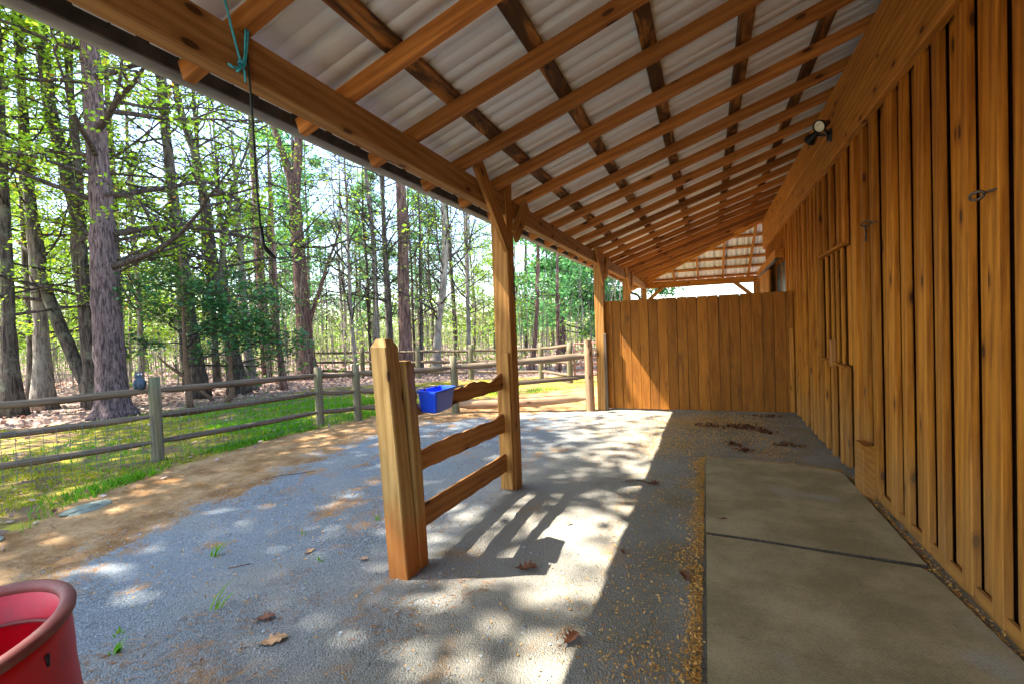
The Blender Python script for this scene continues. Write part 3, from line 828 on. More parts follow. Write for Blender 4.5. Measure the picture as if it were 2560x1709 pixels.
RZ = [(0.24, 0.545, 0.84)] * 3 + [(0.22, 0.52, 0.80), (0.2, 0.48, 0.77), (0.15, 0.45, 0.79), (0.22, 0.56, 0.92)]
for k in range(6):
    for lvl in range(3):
        a = (*FP[k], RZ[k][lvl]); c = (*FP[k + 1], RZ[k + 1][lvl])
        rad = 0.042
        if k == 4: rad = 0.05
        if k == 5: rad = (0.085, 0.046, 0.062)[lvl]
        log_rail(sf, a, c, rad, k * 5.1 + lvl * 1.7, M['fence'] if k < 5 else (M['logrust'] if lvl == 0 else M['fence']))
# welded wire netting on the house side
wg = Geo()
for k in range(1, 4):
    a = np.array(FP[k]); c = np.array(FP[k + 1]); d = (c - a) / np.linalg.norm(c - a); L = np.linalg.norm(c - a)
    nrm = np.array([d[1], -d[0]]); off = nrm * 0.062
    for s in np.arange(0.02, L, 0.102):
        p = a + d * s + off
        wg.add(*tube([(p[0], p[1], 0.02), (p[0], p[1], 0.58 if k < 3 else 0.5)], [0.0026] * 2, 4, False))
    for z in np.arange(0.04, 0.6, 0.102):
        p, q_ = a + off, c + off
        wg.add(*tube([(p[0], p[1], z), (q_[0], q_[1], z)], [0.0026] * 2, 4, False))
tag(mesh_obj('wire_netting', wg.mesh('wire_netting'), M['wire'], sf), kind='stuff')
# second fence across the far side of the yard
ff = thing('split_rail_fence', 'far grey split-rail fence crossing behind the yard in front of the bare wood', 'fence', (-4.3, 12.77, 0))
QP = [(-13.5, 13.3), (-10.6, 13.0), (-8.3, 12.75), (-6.4, 12.6), (-4.32, 12.77), (-3.25, 11.85)]
for k, (x, y) in enumerate(QP):
    round_post(ff, x, y, 0.065, 1.0 if k < 5 else 1.02, 40 + k * 2.3, M['fencepost'], (0.02, 0), square=True)
for k in range(5):
    for lvl, z in enumerate((0.2, 0.5, 0.82)):
        log_rail(ff, (*QP[k], z + .02), (*QP[k + 1], z + (.12 if k == 4 and lvl == 2 else 0)), 0.045, 60 + k * 3 + lvl)
gt = thing('tube_gate', 'red-brown tubular farm gate closing the gap at the far fence', 'gate', (-3.1, 11.85, 0.15))
ga, gc = Vector((-3.12, 11.86, 0)), Vector((-0.9, 12.6, 0))
for z in (0.18, 0.32, 0.46, 0.62, 0.80, 0.98):
    tube_obj('bar', gt, M['gate'], [ga + Vector((0, 0, z)), gc + Vector((0, 0, z))], 0.02, 8)
for f in (0.0, 0.5, 1.0):
    p = ga.lerp(gc, f)
    tube_obj('upright', gt, M['gate'], [p + Vector((0, 0, 0.16)), p + Vector((0, 0, 1.0))], 0.022, 8)

# ------------------------------------------------------------------ rubber mats
def slab(name, label, poly, z0, z1, mat):
    c = Vector((sum(p[0] for p in poly) / len(poly), sum(p[1] for p in poly) / len(poly), 0))
    n = len(poly)
    V = [(p[0] - c.x, p[1] - c.y, z0) for p in poly] + [(p[0] - c.x, p[1] - c.y, z1 - .004) for p in poly]
    V += [((p[0] - c.x) * (1 - .003), (p[1] - c.y) * (1 - .002), z1) for p in poly]
    F = []
    for s in (0, n):
        F += [[s + q, s + (q + 1) % n, s + n + (q + 1) % n, s + n + q] for q in range(n)]
    F.append([2 * n + q for q in range(n)])
    me = mk_mesh(name, np.array(V), F); me.materials.append(mat); me.materials.append(M['cutrubber'])
    for q in range(2 * n): me.polygons[q].material_index = 1
    o = mesh_obj(name, me, mat, None, Matrix.Translation(c))
    return tag(o, label, 'mat', 'rubber mats along the barn side')
slab('rubber_mat', 'farther dusty grey rubber mat beside the barn side, with the slanting front edge',
     [(-0.048, 3.392), (0.25, 3.37), (0.62, 3.325), (1.085, 3.278), (1.08, 5.0), (1.02, 5.11), (0.75, 5.22), (0.35, 5.285), (-0.053, 5.31)], -0.005, 0.021, M['rubber'])
slab('rubber_mat', 'nearer olive-brown rubber mat in the bottom right corner with dark stains',
     [(-0.03, 0.3), (1.14, 0.3), (1.135, 2.3), (1.118, 2.58), (1.10, 2.9), (1.08, 3.18), (1.05, 3.256), (0.62, 3.307), (0.25, 3.353), (-0.046, 3.375)], -0.005, 0.014, M['rubber'])

# ------------------------------------------------------------------ red tub in the lower left corner
tb = thing('muck_tub', 'red plastic tub with a thick faded rim at the lower left corner', 'tub', (-1.85, 0.54, 0))
tax = Vector((math.sin(.148) * math.cos(4.415), math.sin(.148) * math.sin(4.415), math.cos(.148)))
tl = Matrix.Translation((-1.85, 0.54, 0.634)) @ Vector((0, 0, 1)).rotation_difference(tax).to_matrix().to_4x4()
lathe('tub_wall', tb, M['red'], [(0.0, -0.59), (0.22, -0.588), (0.23, -0.57), (0.249, -0.17), (0.256, -0.10), (0.250, -0.092), (0.262, -0.085), (0.268, 0.006), (0.288, 0.008), (0.284, -0.05), (0.279, -0.11), (0.272, -0.16), (0.244, -0.60), (0.232, -0.612), (0.0, -0.612)], tl, 56)
ring = [(0.284 + 0.019 * math.cos(a), 0.019 * math.sin(a)) for a in np.linspace(0, 2 * math.pi, 13)]
lathe('rim', tb, M['redrim'], ring, tl, 56)
ring = [(0.253 + 0.006 * math.cos(a), -0.092 + 0.006 * math.sin(a)) for a in np.linspace(0, 2 * math.pi, 9)]
lathe('inner_ridge', tb, M['redrim'], ring, tl, 56)
for a in (0.5, 2.6, 4.7):
    p = tl @ Vector((0.285 * math.cos(a), 0.285 * math.sin(a), -0.055)); q = tl @ Vector((0.279 * math.cos(a), 0.279 * math.sin(a), -0.085))
    tube_obj('handle_slot', tb, M['black'], [p, q], 0.006, 6)

# ------------------------------------------------------------------ rope, twine, chain, eye bolts, lamp
rp = thing('tied_line', 'thin dark line tied with blue twine and hanging from the eave beam', 'line', (-1.585, 1.39, 2.4))
pts = [(-1.59 + .004 * math.sin(z * 9), 1.375 + 0.004 * math.sin(z * 5) + (2.5 - z) * .03, z) for z in np.linspace(2.60, 1.83, 12)]
tube_obj('cord', rp, M['cord'], pts, 0.0042, 6)
tube_obj('cord_hook', rp, M['black'], [(-1.59, 1.398, 1.835), (-1.588, 1.40, 1.76), (-1.588, 1.42, 1.742), (-1.59, 1.45, 1.722), (-1.592, 1.458, 1.715)], [0.006, 0.008, 0.009, 0.008, 0.004], 6)
def strand(pts, r=0.0045): return tube_obj('twine', rp, M['twine'], pts, r, 6)
strand([(-1.60, 1.292, 2.66), (-1.588, 1.296, 2.60), (-1.588, 1.31, 2.54), (-1.588, 1.33, 2.47), (-1.588, 1.343, 2.43)])
strand([(-1.588, 1.372, 2.57), (-1.588, 1.366, 2.52), (-1.588, 1.36, 2.46), (-1.588, 1.348, 2.425)])
strand([(-1.586, 1.380, 2.565), (-1.588, 1.374, 2.51), (-1.588, 1.364, 2.45), (-1.588, 1.350, 2.42)])
strand([(-1.588, 1.346, 2.427), (-1.588, 1.33, 2.405), (-1.59, 1.31, 2.398), (-1.59, 1.291, 2.402)])
strand([(-1.588, 1.346, 2.427), (-1.586, 1.335, 2.40), (-1.586, 1.322, 2.388)])
strand([(-1.588, 1.348, 2.428), (-1.586, 1.355, 2.40), (-1.586, 1.357, 2.365)])
t_ = [(-1.588 + 0.011 * math.cos(a), 1.347 + 0.011 * math.sin(a), 2.43 + 0.004 * math.sin(3 * a)) for a in np.linspace(0, 4 * math.pi, 20)]
strand(t_)
def link(name, parent, mat, c, a, b_, ax, r):
    """closed oval link in the plane spanned by z and ax"""
    c = Vector(c); ax = Vector(ax)
    pts = [c + ax * (a * math.cos(t)) + Vector((0, 0, b_ * math.sin(t))) for t in np.linspace(0, 2 * math.pi, 15)]
    return tube_obj(name, parent, mat, pts, r, 6)
ch = thing('hanging_chain', 'short dark chain with a snap hook hanging on the nearest full-height post', 'chain', (-1.582, 3.99, 1.96))
tube_obj('staple', ch, M['iron'], [(-1.592, 3.985, 1.95), (-1.565, 3.985, 1.955), (-1.562, 3.99, 1.935), (-1.592, 3.995, 1.93)], 0.004, 6)
z = 1.935
for k in range(5):
    link('link', ch, M['iron'], (-1.57, 3.99, z - .02), 0.009, 0.022, ((0, 1, 0) if k % 2 else (1, 0, 0)), 0.0035); z -= 0.033
link('snap_hook', ch, M['iron'], (-1.568, 4.0, z - 0.025), 0.022, 0.03, (0.5, 0.86, 0), 0.005)
tube_obj('snap_hook', ch, M['iron'], [(-1.57, 3.99, z - .05), (-1.57, 3.995, z - .085), (-1.566, 4.0, z - .11)], 0.0055, 6)
eb = thing('eye_bolt', 'large iron eye bolt screwed into the barn side near the right edge', 'eye bolt', (1.17, 2.73, 1.925), 'eye bolts in the barn side')
tube_obj('shank', eb, M['iron'], [(1.172, 2.715, 1.922), (1.14, 2.735, 1.915), (1.125, 2.745, 1.911)], 0.0055, 6)
pts = [(1.107 + 0.019 * math.cos(t), 2.757 + 0.018 * math.cos(t + 2.6), 1.904 + 0.016 * math.sin(t)) for t in np.linspace(0, 2 * math.pi, 17)]
tube_obj('eye', eb, M['iron'], pts, 0.0065, 8)
eb2 = thing('eye_bolt', 'small eye bolt with a spring clip hanging from it, beside the hatch', 'eye bolt', (1.17, 4.35, 2.08), 'eye bolts in the barn side')
tube_obj('shank', eb2, M['iron'], [(1.172, 4.33, 2.083), (1.137, 4.345, 2.081)], 0.006, 6)
pts = [(1.11 + 0.026 * math.cos(t), 4.36 + 0.024 * math.cos(t + 2.4), 2.08 + 0.018 * math.sin(t)) for t in np.linspace(0, 2 * math.pi, 15)]
tube_obj('eye', eb2, M['iron'], pts, 0.006, 8)
link('clip', eb2, M['iron'], (1.105, 4.36, 2.01), 0.028, 0.062, (0.3, 0.95, 0), 0.006)
lp = thing('flood_lamp', 'black twin-headed flood lamp fixed to the trim board high on the barn side', 'lamp', (1.11, 5.45, 3.12))
lm = Matrix.Translation((1.117, 5.42, 3.10)) @ Matrix.Rotation(math.radians(-90), 4, 'Y')
lathe('base_plate', lp, M['black'], [(0.0, 0.03), (0.045, 0.028), (0.06, 0.018), (0.064, 0.0)], lm, 24)
def head(pos, direction, glass):
    z_ = Vector(direction).normalized(); x_ = z_.orthogonal().normalized(); y_ = z_.cross(x_)
    mw = Matrix((x_, y_, z_)).transposed().to_4x4(); mw.translation = pos
    lathe('lamp_head', lp, M['black'], [(0.0, -0.11), (0.022, -0.11), (0.026, -0.07), (0.040, -0.045), (0.053, -0.01), (0.058, 0.0), (0.058, 0.018), (0.053, 0.018), (0.050, 0.004), (0.0, -0.01)], mw, 24)
    lathe('lens', lp, M['glass'], [(0.0, 0.014), (0.020, 0.013), (0.023, 0.009), (0.036, 0.008), (0.039, 0.012), (0.049, 0.005)], mw, 24)
head(Vector((0.975, 5.13, 3.105)), Vector((-0.72, -0.62, -0.42)), True)
head(Vector((0.985, 5.62, 3.15)), Vector((-0.5, 0.75, -0.45)), False)
for p in ((1.02, 5.18, 3.13), (1.03, 5.56, 3.17)):
    tube_obj('arm', lp, M['black'], [(1.09, 5.41, 3.11), ((p[0] + 1.09) / 2 - .02, (p[1] + 5.41) / 2, 3.135), p], 0.014, 8)

# ------------------------------------------------------------------ owl figure on the fence
ow = thing('owl_figure', 'blue-grey owl figure perched on the top rail beside the nearest fence post', 'owl figure', (-6.10, 3.60, 0.88))
om = Matrix.Translation((-6.10, 3.60, 0.865)) @ Matrix.Rotation(math.radians(-18), 4, 'Y')
lathe('body', ow, M['owl'], [(0.0, 0.0), (0.035, 0.005), (0.05, 0.05), (0.052, 0.09), (0.042, 0.125), (0.034, 0.14), (0.038, 0.155), (0.04, 0.175), (0.034, 0.195), (0.018, 0.206), (0.0, 0.208)], om, 14)
for s in (-1, 1):
    e = om @ Matrix.Translation((0.034, s * 0.015, 0.178)) @ Matrix.Rotation(math.radians(90), 4, 'Y')
    lathe('eye', ow, M['glass'], [(0.011, 0.0), (0.009, 0.006), (0.0, 0.007)], e, 10)
    w_ = om @ Matrix.Translation((-0.008, s * 0.047, 0.075))
    tube_obj('wing', ow, M['owl'], [w_ @ Vector((0.01, 0, 0.05)), w_ @ Vector((0, s * .006, 0)), w_ @ Vector((-0.03, -s * .004, -0.07))], [0.012, 0.022, 0.008], 8)
    tube_obj('ear_tuft', ow, M['owl'], [om @ Vector((0.008, s * 0.02, 0.195)), om @ Vector((0.012, s * 0.03, 0.222))], [0.009, 0.002], 6)
tube_obj('tail', ow, M['owl'], [om @ Vector((-0.03, 0, 0.05)), om @ Vector((-0.06, 0, 0.0)), om @ Vector((-0.085, 0, -0.02))], [0.03, 0.025, 0.015], 8)
tube_obj('beak', ow, M['stick'], [om @ Vector((0.038, 0, 0.17)), om @ Vector((0.05, 0, 0.16))], [0.006, 0.001], 6)

# ------------------------------------------------------------------ trees
def limb_path(p, d, L, rng, n=6, sag=-0.06, wig=0.12):
    pts = [np.array(p, float)]; d = np.array(d, float); d /= np.linalg.norm(d)
    st = L / (n - 1)
    for _ in range(n - 1):
        d = d + rng.normal(0, wig, 3) + np.array([0, 0, sag]); d /= np.linalg.norm(d)
        pts.append(pts[-1] + d * st)
    return np.array(pts)
def rot_dir(d, rng, spread):
    r = rng.normal(0, 1, 3); r -= d * np.dot(r, d); r /= np.linalg.norm(r) + 1e-9
    v = d * math.cos(spread) + r * math.sin(spread)
    return v / np.linalg.norm(v)
def grow(stems, rng, n_limb, z0, z1, Lr, up=(0.0, 0.5), twigs=6, sub=3, rscale=0.4, az=None, leafstep=1.0, k=5, shrink=0.5, stem_w=None, tw=1.0):
    """limbs with twigs; returns branch geometry and leaf anchor points"""
    g = Geo(); anchors = []
    for i in range(n_limb):
        st = stems[rng.choice(len(stems), p=stem_w)]
        S = np.array(st)
        zl, zh_ = max(z0, S[0, 2] + 0.2), min(z1, S[-1, 2])
        if zh_ <= zl: continue
        z = zl + (zh_ - zl) * (i + rng.uniform(0, 1)) / n_limb if len(stems) == 1 else rng.uniform(zl, zh_)
        p = np.array([np.interp(z, S[:, 2], S[:, q]) for q in (0, 1)] + [z]); r0 = np.interp(z, S[:, 2], S[:, 3])
        a = rng.uniform(0, 2 * math.pi) if az is None else rng.normal(az[0], az[1])
        e = rng.uniform(*up)
        d = np.array([math.cos(a) * math.cos(e), math.sin(a) * math.cos(e), math.sin(e)])
        f = (z - z0) / max(0.1, z1 - z0)
        L = rng.uniform(*Lr) * (1 - shrink * f)
        path = limb_path(p, d, L, rng, 7, rng.uniform(-.05, .05))
        r = min(r0 * 0.6, rscale * 0.028 * L + 0.006)
        g.add(*tube(path, np.linspace(r, 0.005, 7), k, False))
        for t in range(twigs):
            s = rng.uniform(0.25, 1.0) * 5.99; j = int(s); q = path[j] + (path[j + 1] - path[j]) * (s - j)
            dd = path[j + 1] - path[j]; dd /= np.linalg.norm(dd)
            td = rot_dir(dd, rng, rng.uniform(0.5, 1.2)); td[2] = td[2] * 0.6 + 0.08
            tl = L * rng.uniform(0.18, 0.42)
            tp = limb_path(q, td, tl, rng, 4, 0.0, 0.16)
            g.add(*tube(tp, np.linspace(max(0.0045 * tw, r * 0.4), 0.003 * tw, 4), 4, False))
            for u in np.linspace(0.3, 1.0, max(2, int(4 * leafstep))):
                j2 = min(2, int(u * 3)); anchors.append(tp[j2] + (tp[j2 + 1] - tp[j2]) * (u * 3 - j2))
            for w in range(sub):
                sp = tp[rng.integers(1, 4)]
                d3 = rot_dir(td / np.linalg.norm(td), rng, rng.uniform(0.5, 1.1)); d3[2] *= .6
                t3 = limb_path(sp, d3, tl * rng.uniform(0.3, 0.6), rng, 3, 0.0, 0.15)
                g.add(*tube(t3, [0.0035 * tw, 0.003 * tw, 0.0022 * tw], 3, False))
                anchors += [t3[1], t3[2]]
    return g, np.array(anchors) if anchors else np.zeros((0, 3))
def trunk_geo(stems, rng, k=12, flare=1.0, knob=0.05):
    g = Geo()
    for si, st in enumerate(stems):
        S = np.array(st, float)
        m = max(8, int(len(S) * 4))
        t = np.linspace(0, len(S) - 1, m)
        P = np.stack([np.interp(t, np.arange(len(S)), S[:, q]) for q in range(4)], -1)
        for _ in range(2):
            P[1:-1] = 0.25 * P[:-2] + 0.5 * P[1:-1] + 0.25 * P[2:]
        P[1:-1, :2] += rng.normal(0, 0.006, (m - 2, 2))
        rr = P[:, 3] * (1 + knob * rng.normal(0, 1, m))
        V, F = tube(P[:, :3], rr, k, True)
        if si == 0 and flare > 0 and S[0, 2] < 0.1:                # buttressed foot
            for a in range(k):
                for q in range(4):
                    c = P[q, :3]; v = V[q * k + a] - c
                    V[q * k + a] = c + v * (1 + flare * [0.34, 0.16, 0.07, 0.02][q] * (1 + 0.8 * math.sin(a * 2 * math.pi / k * 5 + si)))
            V[:k, 2] -= 0.12
        n0 = m * k
        nz = np.array([mnoise.noise(Vector(v) * 3.0) for v in V[:n0]])
        c = np.repeat(P[:, :3], k, 0)
        V[:n0] = c + (V[:n0] - c) * (1 + 0.07 * nz)[:, None]
        g.add(V, F)
    return g
def make_tree(name, label, stems, rng, bark_m, leaf_m=None, group=None, cat='tree', k=12, flare=1.0, limbs=None, leaf=None, knob=0.04, extra=None):
    o = thing(name, label, cat, (stems[0][0][0], stems[0][0][1], 0), group)
    B = Vector((stems[0][0][0], stems[0][0][1], 0)); Bn = np.array(B)
    loc = [[(x - B.x, y - B.y, z, r) for x, y, z, r in s] for s in stems]
    mw = Matrix.Translation(B)
    mesh_obj('trunk', trunk_geo(loc, rng, k, flare, knob).mesh('trunk', True), bark_m, o, mw)
    anch = []
    if limbs:
        G = Geo()
        for kw in (limbs if isinstance(limbs, list) else [limbs]):
            g, a = grow(loc, rng, **kw)
            if g.v: G.v += g.v; G.f += [f + G.n for f in g.f] if False else []
            for V, F in zip(g.v, g.f): pass
            if g.v:
                VV, FF = np.vstack(g.v), np.vstack(g.f)
                G.v = G.v[:-len(g.v)]; G.add(VV, FF)
            anch.append(a)
        if G.v: tag(mesh_obj('branches', G.mesh('branches', True), M['twig'], o, mw), kind='stuff')
    if leaf and leaf_m is not None and anch:
        A = np.vstack(anch)
        n, sg, size, flat = leaf
        C = A[rng.integers(0, len(A), n)] + rng.normal(0, 1, (n, 3)) * np.array([sg, sg, sg * 0.6])
        V, F = leaf_cloud(C, size, rng, flat)
        tag(mesh_obj('foliage', mk_mesh('foliage', V, F), leaf_m, o, mw), kind='stuff')
    return o
T1 = [(-10.74, 5.82, 0.0, 0.318), (-10.76, 5.82, 0.42, 0.263), (-10.8, 5.83, 1.32, 0.246), (-10.81, 5.85, 2.16, 0.237), (-10.84, 5.86, 3.01, 0.229), (-10.85, 5.88, 3.86, 0.195), (-10.89, 5.89, 4.71, 0.178), (-10.93, 5.9, 5.56, 0.17), (-10.97, 5.91, 6.58, 0.161), (-11.01, 5.92, 7.26, 0.153), (-11.06, 5.94, 8.96, 0.127), (-11.12, 5.97, 10.65, 0.093), (-11.15, 6.01, 12.52, 0.042)]
T2a = [(-12.69, 6.49, 0.0, 0.155), (-12.84, 6.45, 0.59, 0.136), (-13.26, 6.31, 1.58, 0.126), (-13.63, 6.19, 2.67, 0.107), (-13.8, 6.16, 4.05, 0.097), (-13.89, 6.14, 4.57, 0.092), (-14.01, 6.16, 6.85, 0.087), (-14.04, 6.17, 7.83, 0.078), (-14.12, 6.19, 9.71, 0.058), (-14.16, 6.23, 11.56, 0.024)]
T2b = [(-12.71, 6.52, 0.0, 0.175), (-12.74, 6.51, 1.08, 0.165), (-12.8, 6.52, 2.38, 0.145), (-12.93, 6.5, 3.36, 0.145), (-12.9, 6.53, 4.2, 0.136), (-13.23, 6.44, 5.7, 0.126), (-13.47, 6.38, 6.83, 0.116), (-13.6, 6.37, 8.46, 0.107), (-13.75, 6.36, 10.28, 0.078), (-13.84, 6.38, 12.03, 0.029)]
T2c = [(-12.8, 6.47, 2.2, 0.08), (-12.56, 6.42, 4.64, 0.071), (-12.63, 6.43, 5.73, 0.066), (-12.74, 6.43, 7.32, 0.062), (-12.74, 6.45, 8.12, 0.057), (-12.74, 6.5, 9.87, 0.038), (-12.72, 6.55, 11.38, 0.019)]
T3 = [(-14.02, 6.23, 0.0, 0.188), (-14.06, 6.26, 1.77, 0.139), (-14.12, 6.28, 3.11, 0.119), (-14.21, 6.27, 4.11, 0.109), (-14.27, 6.29, 5.83, 0.089), (-14.33, 6.32, 7.82, 0.069), (-14.34, 6.39, 10.3, 0.03)]
T4 = [(-13.37, 5.41, 0.0, 0.18), (-13.4, 5.44, 1.76, 0.108), (-13.41, 5.49, 3.55, 0.099), (-13.44, 5.54, 5.63, 0.081), (-13.46, 5.59, 7.7, 0.063), (-13.44, 5.66, 9.96, 0.027)]
T5 = [(-15.47, 6.65, 0.0, 0.108), (-15.48, 6.71, 2.17, 0.091), (-15.56, 6.73, 3.95, 0.081), (-15.59, 6.77, 5.89, 0.065), (-15.57, 6.85, 8.36, 0.043), (-15.54, 6.9, 9.97, 0.022)]
T6 = [(-12.56, 12.58, 0.0, 0.353), (-12.61, 12.59, 1.0, 0.272), (-12.63, 12.61, 1.89, 0.25), (-12.69, 12.62, 3.36, 0.235), (-12.75, 12.63, 4.54, 0.221), (-12.79, 12.65, 5.72, 0.191), (-12.86, 12.64, 6.6, 0.162), (-13.06, 12.58, 7.35, 0.125), (-13.25, 12.53, 7.94, 0.103), (-13.48, 12.46, 8.83, 0.088), (-13.73, 12.4, 10.46, 0.066), (-13.95, 12.37, 12.53, 0.029)]
T6b = [(-12.79, 12.67, 6.1, 0.132), (-12.69, 12.73, 7.18, 0.14), (-12.64, 12.78, 8.06, 0.132), (-12.52, 12.87, 9.82, 0.103), (-12.33, 13.01, 11.88, 0.059), (-12.22, 13.1, 13.64, 0.022)]
T6c = [(-12.6, 12.66, 1.55, 0.074), (-12.23, 12.79, 2.6, 0.066), (-12.01, 12.89, 3.18, 0.059), (-11.83, 12.99, 3.91, 0.044), (-11.57, 13.11, 4.49, 0.037), (-11.34, 13.22, 5.36, 0.022)]
T7 = [(-9.31, 13.6, 0.0, 0.243), (-9.31, 13.64, 1.41, 0.205), (-9.32, 13.68, 2.89, 0.196), (-9.29, 13.74, 4.9, 0.175), (-9.32, 13.77, 6.4, 0.16), (-9.32, 13.82, 8.4, 0.13), (-9.3, 13.9, 10.6, 0.09), (-9.26, 13.96, 12.6, 0.034)]
T8 = [(-11.25, 8.97, 0.0, 0.203), (-11.48, 8.93, 1.67, 0.158), (-11.68, 8.88, 2.79, 0.141), (-11.83, 8.84, 3.55, 0.124), (-11.9, 8.84, 4.52, 0.113), (-12.04, 8.81, 5.67, 0.101), (-12.24, 8.76, 6.5, 0.096), (-12.47, 8.68, 7.19, 0.09), (-12.66, 8.64, 8.54, 0.056), (-12.79, 8.63, 9.79, 0.023)]
T8x = [(-11.68, 8.88, 2.6, 0.079), (-11.62, 8.91, 3.28, 0.079), (-11.48, 9.0, 4.29, 0.062), (-11.33, 9.09, 5.22, 0.045), (-11.0, 9.25, 6.11, 0.028), (-10.77, 9.36, 6.78, 0.017)]
T8y = [(-11.66, 8.26, 0.0, 0.155), (-11.86, 8.23, 1.67, 0.133), (-12.01, 8.21, 3.4, 0.122), (-12.14, 8.19, 4.45, 0.122), (-12.21, 8.18, 5.05, 0.115), (-12.31, 8.17, 6.3, 0.105), (-12.41, 8.17, 7.6, 0.1), (-12.52, 8.17, 9.1, 0.056), (-12.58, 8.18, 10.4, 0.021)]
T8b = [(-11.82, 9.8, 0.0, 0.146), (-11.92, 9.8, 1.67, 0.115), (-11.97, 9.81, 2.69, 0.097), (-12.02, 9.82, 3.72, 0.085), (-12.06, 9.83, 4.78, 0.073), (-12.1, 9.85, 5.76, 0.055), (-12.17, 9.86, 7.22, 0.03)]
T8c = [(-10.72, 9.89, 0.0, 0.089), (-10.83, 9.88, 1.23, 0.071), (-10.88, 9.89, 2.22, 0.065), (-10.88, 9.93, 3.6, 0.059), (-10.91, 9.95, 4.67, 0.047), (-10.94, 9.97, 5.85, 0.03), (-10.96, 9.98, 6.68, 0.018)]
T9 = [(-8.2, 13.6, 0.0, 0.182), (-8.13, 13.66, 0.95, 0.126), (-8.1, 13.69, 1.5, 0.12), (-7.86, 13.83, 3.2, 0.112), (-7.8, 13.9, 4.3, 0.106), (-7.82, 13.92, 5.6, 0.092), (-7.86, 13.95, 7.2, 0.057), (-7.87, 13.98, 8.7, 0.028)]
T10 = [(-9.35, 14.59, -0.05, 0.077), (-9.34, 14.65, 1.44, 0.061), (-9.3, 14.72, 3.78, 0.054), (-9.29, 14.78, 5.42, 0.038), (-9.29, 14.81, 6.65, 0.023)]
T11 = [(-5.41, 14.95, -0.05, 0.1), (-5.28, 15.03, 0.73, 0.079), (-5.17, 15.12, 2.15, 0.071), (-5.1, 15.19, 3.72, 0.064), (-5.04, 15.25, 5.0, 0.05), (-5.0, 15.29, 6.0, 0.029)]
T12 = [(-4.45, 14.97, -0.05, 0.084), (-4.46, 15.01, 1.27, 0.063), (-4.44, 15.04, 2.24, 0.056), (-4.42, 15.09, 3.51, 0.042), (-4.41, 15.13, 4.9, 0.021)]
T13 = [(-10.6, 13.7, 0.0, 0.134), (-10.55, 13.79, 2.4, 0.104), (-10.57, 13.84, 4.55, 0.09), (-10.7, 13.84, 6.4, 0.067), (-10.85, 13.82, 7.9, 0.03)]
YL = [(-10.39, 7.08, 0.0, 0.066), (-10.46, 7.07, 0.7, 0.052), (-10.47, 7.08, 1.34, 0.042), (-10.48, 7.1, 2.19, 0.028), (-10.51, 7.11, 3.4, 0.014)]
DK = [(-10.14, 7.73, 0.0, 0.069), (-10.01, 7.78, 0.16, 0.059), (-10.02, 7.79, 0.51, 0.049), (-10.04, 7.79, 0.79, 0.044), (-10.0, 7.82, 1.39, 0.035), (-10.0, 7.84, 2.6, 0.02)]
def R_(s): return np.random.default_rng(s)
make_tree('oak_tree', 'thickest nearest oak with furrowed purple-grey bark, just behind the first fence posts', [T1], R_(1), M['bark_oak'], M['leaf_spring'], k=20, knob=0.035,
          limbs=[dict(n_limb=24, z0=2.6, z1=12.4, Lr=(1.8, 3.9), up=(-0.1, 0.5), twigs=6, sub=3, rscale=0.5),
                 dict(n_limb=7, z0=2.5, z1=7.0, Lr=(3.0, 4.5), up=(-0.05, 0.3), twigs=7, sub=3, rscale=0.6, az=(0.3, 0.7), shrink=0.1)], leaf=(5600, 0.10, 0.09, 0.45))
make_tree('forked_tree', 'dark tree forking at its foot, one stem leaning left, beside the big oak', [T2b, T2a, T2c], R_(2), M['bark_dark'], M['leaf_spring'], k=14,
          limbs=dict(n_limb=46, z0=2.2, z1=12, Lr=(1.6, 3.8), up=(-0.1, 0.6), twigs=6, sub=3), leaf=(6800, 0.11, 0.085, 0.4))
make_tree('pale_tree', 'smooth pale-barked straight tree standing left of the forked dark tree', [T3], R_(3), M['bark_pale'], M['leaf_spring'], k=14,
          limbs=dict(n_limb=30, z0=2.2, z1=10.2, Lr=(1.4, 3.4), up=(-0.1, 0.6), twigs=6, sub=2), leaf=(4500, 0.13, 0.09, 0.4))
make_tree('broad_foot_tree', 'brown tree with spreading roots, leftmost of the trees behind the fence', [T4], R_(4), M['bark_dark'], M['leaf_spring'], k=14, flare=1.6,
          limbs=dict(n_limb=30, z0=1.6, z1=9.8, Lr=(1.4, 3.2), up=(-0.1, 0.5), twigs=6, sub=2), leaf=(5000, 0.12, 0.085, 0.35))
make_tree('slim_tree', 'slim dark tree between the leftmost tree and the pale-barked tree', [T5], R_(5), M['bark_dark'], M['leaf_green'],
          limbs=dict(n_limb=24, z0=1.5, z1=9.8, Lr=(1.2, 3.0), up=(-0.1, 0.5), twigs=5, sub=2), leaf=(5000, 0.14, 0.09, 0.35))
make_tree('forked_tree', 'stout brown tree whose top forks in a V below the eave', [T6, T6b, T6c], R_(6), M['bark_red'], M['leaf_spring'], k=18, flare=1.2, knob=0.02,
          limbs=[dict(n_limb=14, z0=8.0, z1=13.4, Lr=(1.6, 3.4), up=(0.1, 0.8), twigs=5, sub=3),
                 dict(n_limb=9, z0=3.2, z1=5.4, Lr=(1.0, 2.2), up=(0.2, 0.9), twigs=4, sub=3, stem_w=[0.25, 0.0, 0.75])], leaf=(700, 0.2, 0.09, 0.5))
make_tree('pine_tree', 'straight reddish-purple trunk without lower branches rising behind the stub post', [T7], R_(7), M['bark_red'], M['leaf_pine'], k=16, knob=0.015, flare=.6,
          limbs=dict(n_limb=14, z0=8.6, z1=12.5, Lr=(1.5, 3.0), up=(0.0, 0.5), twigs=6, sub=3), leaf=(4500, 0.16, 0.10, 0.8))
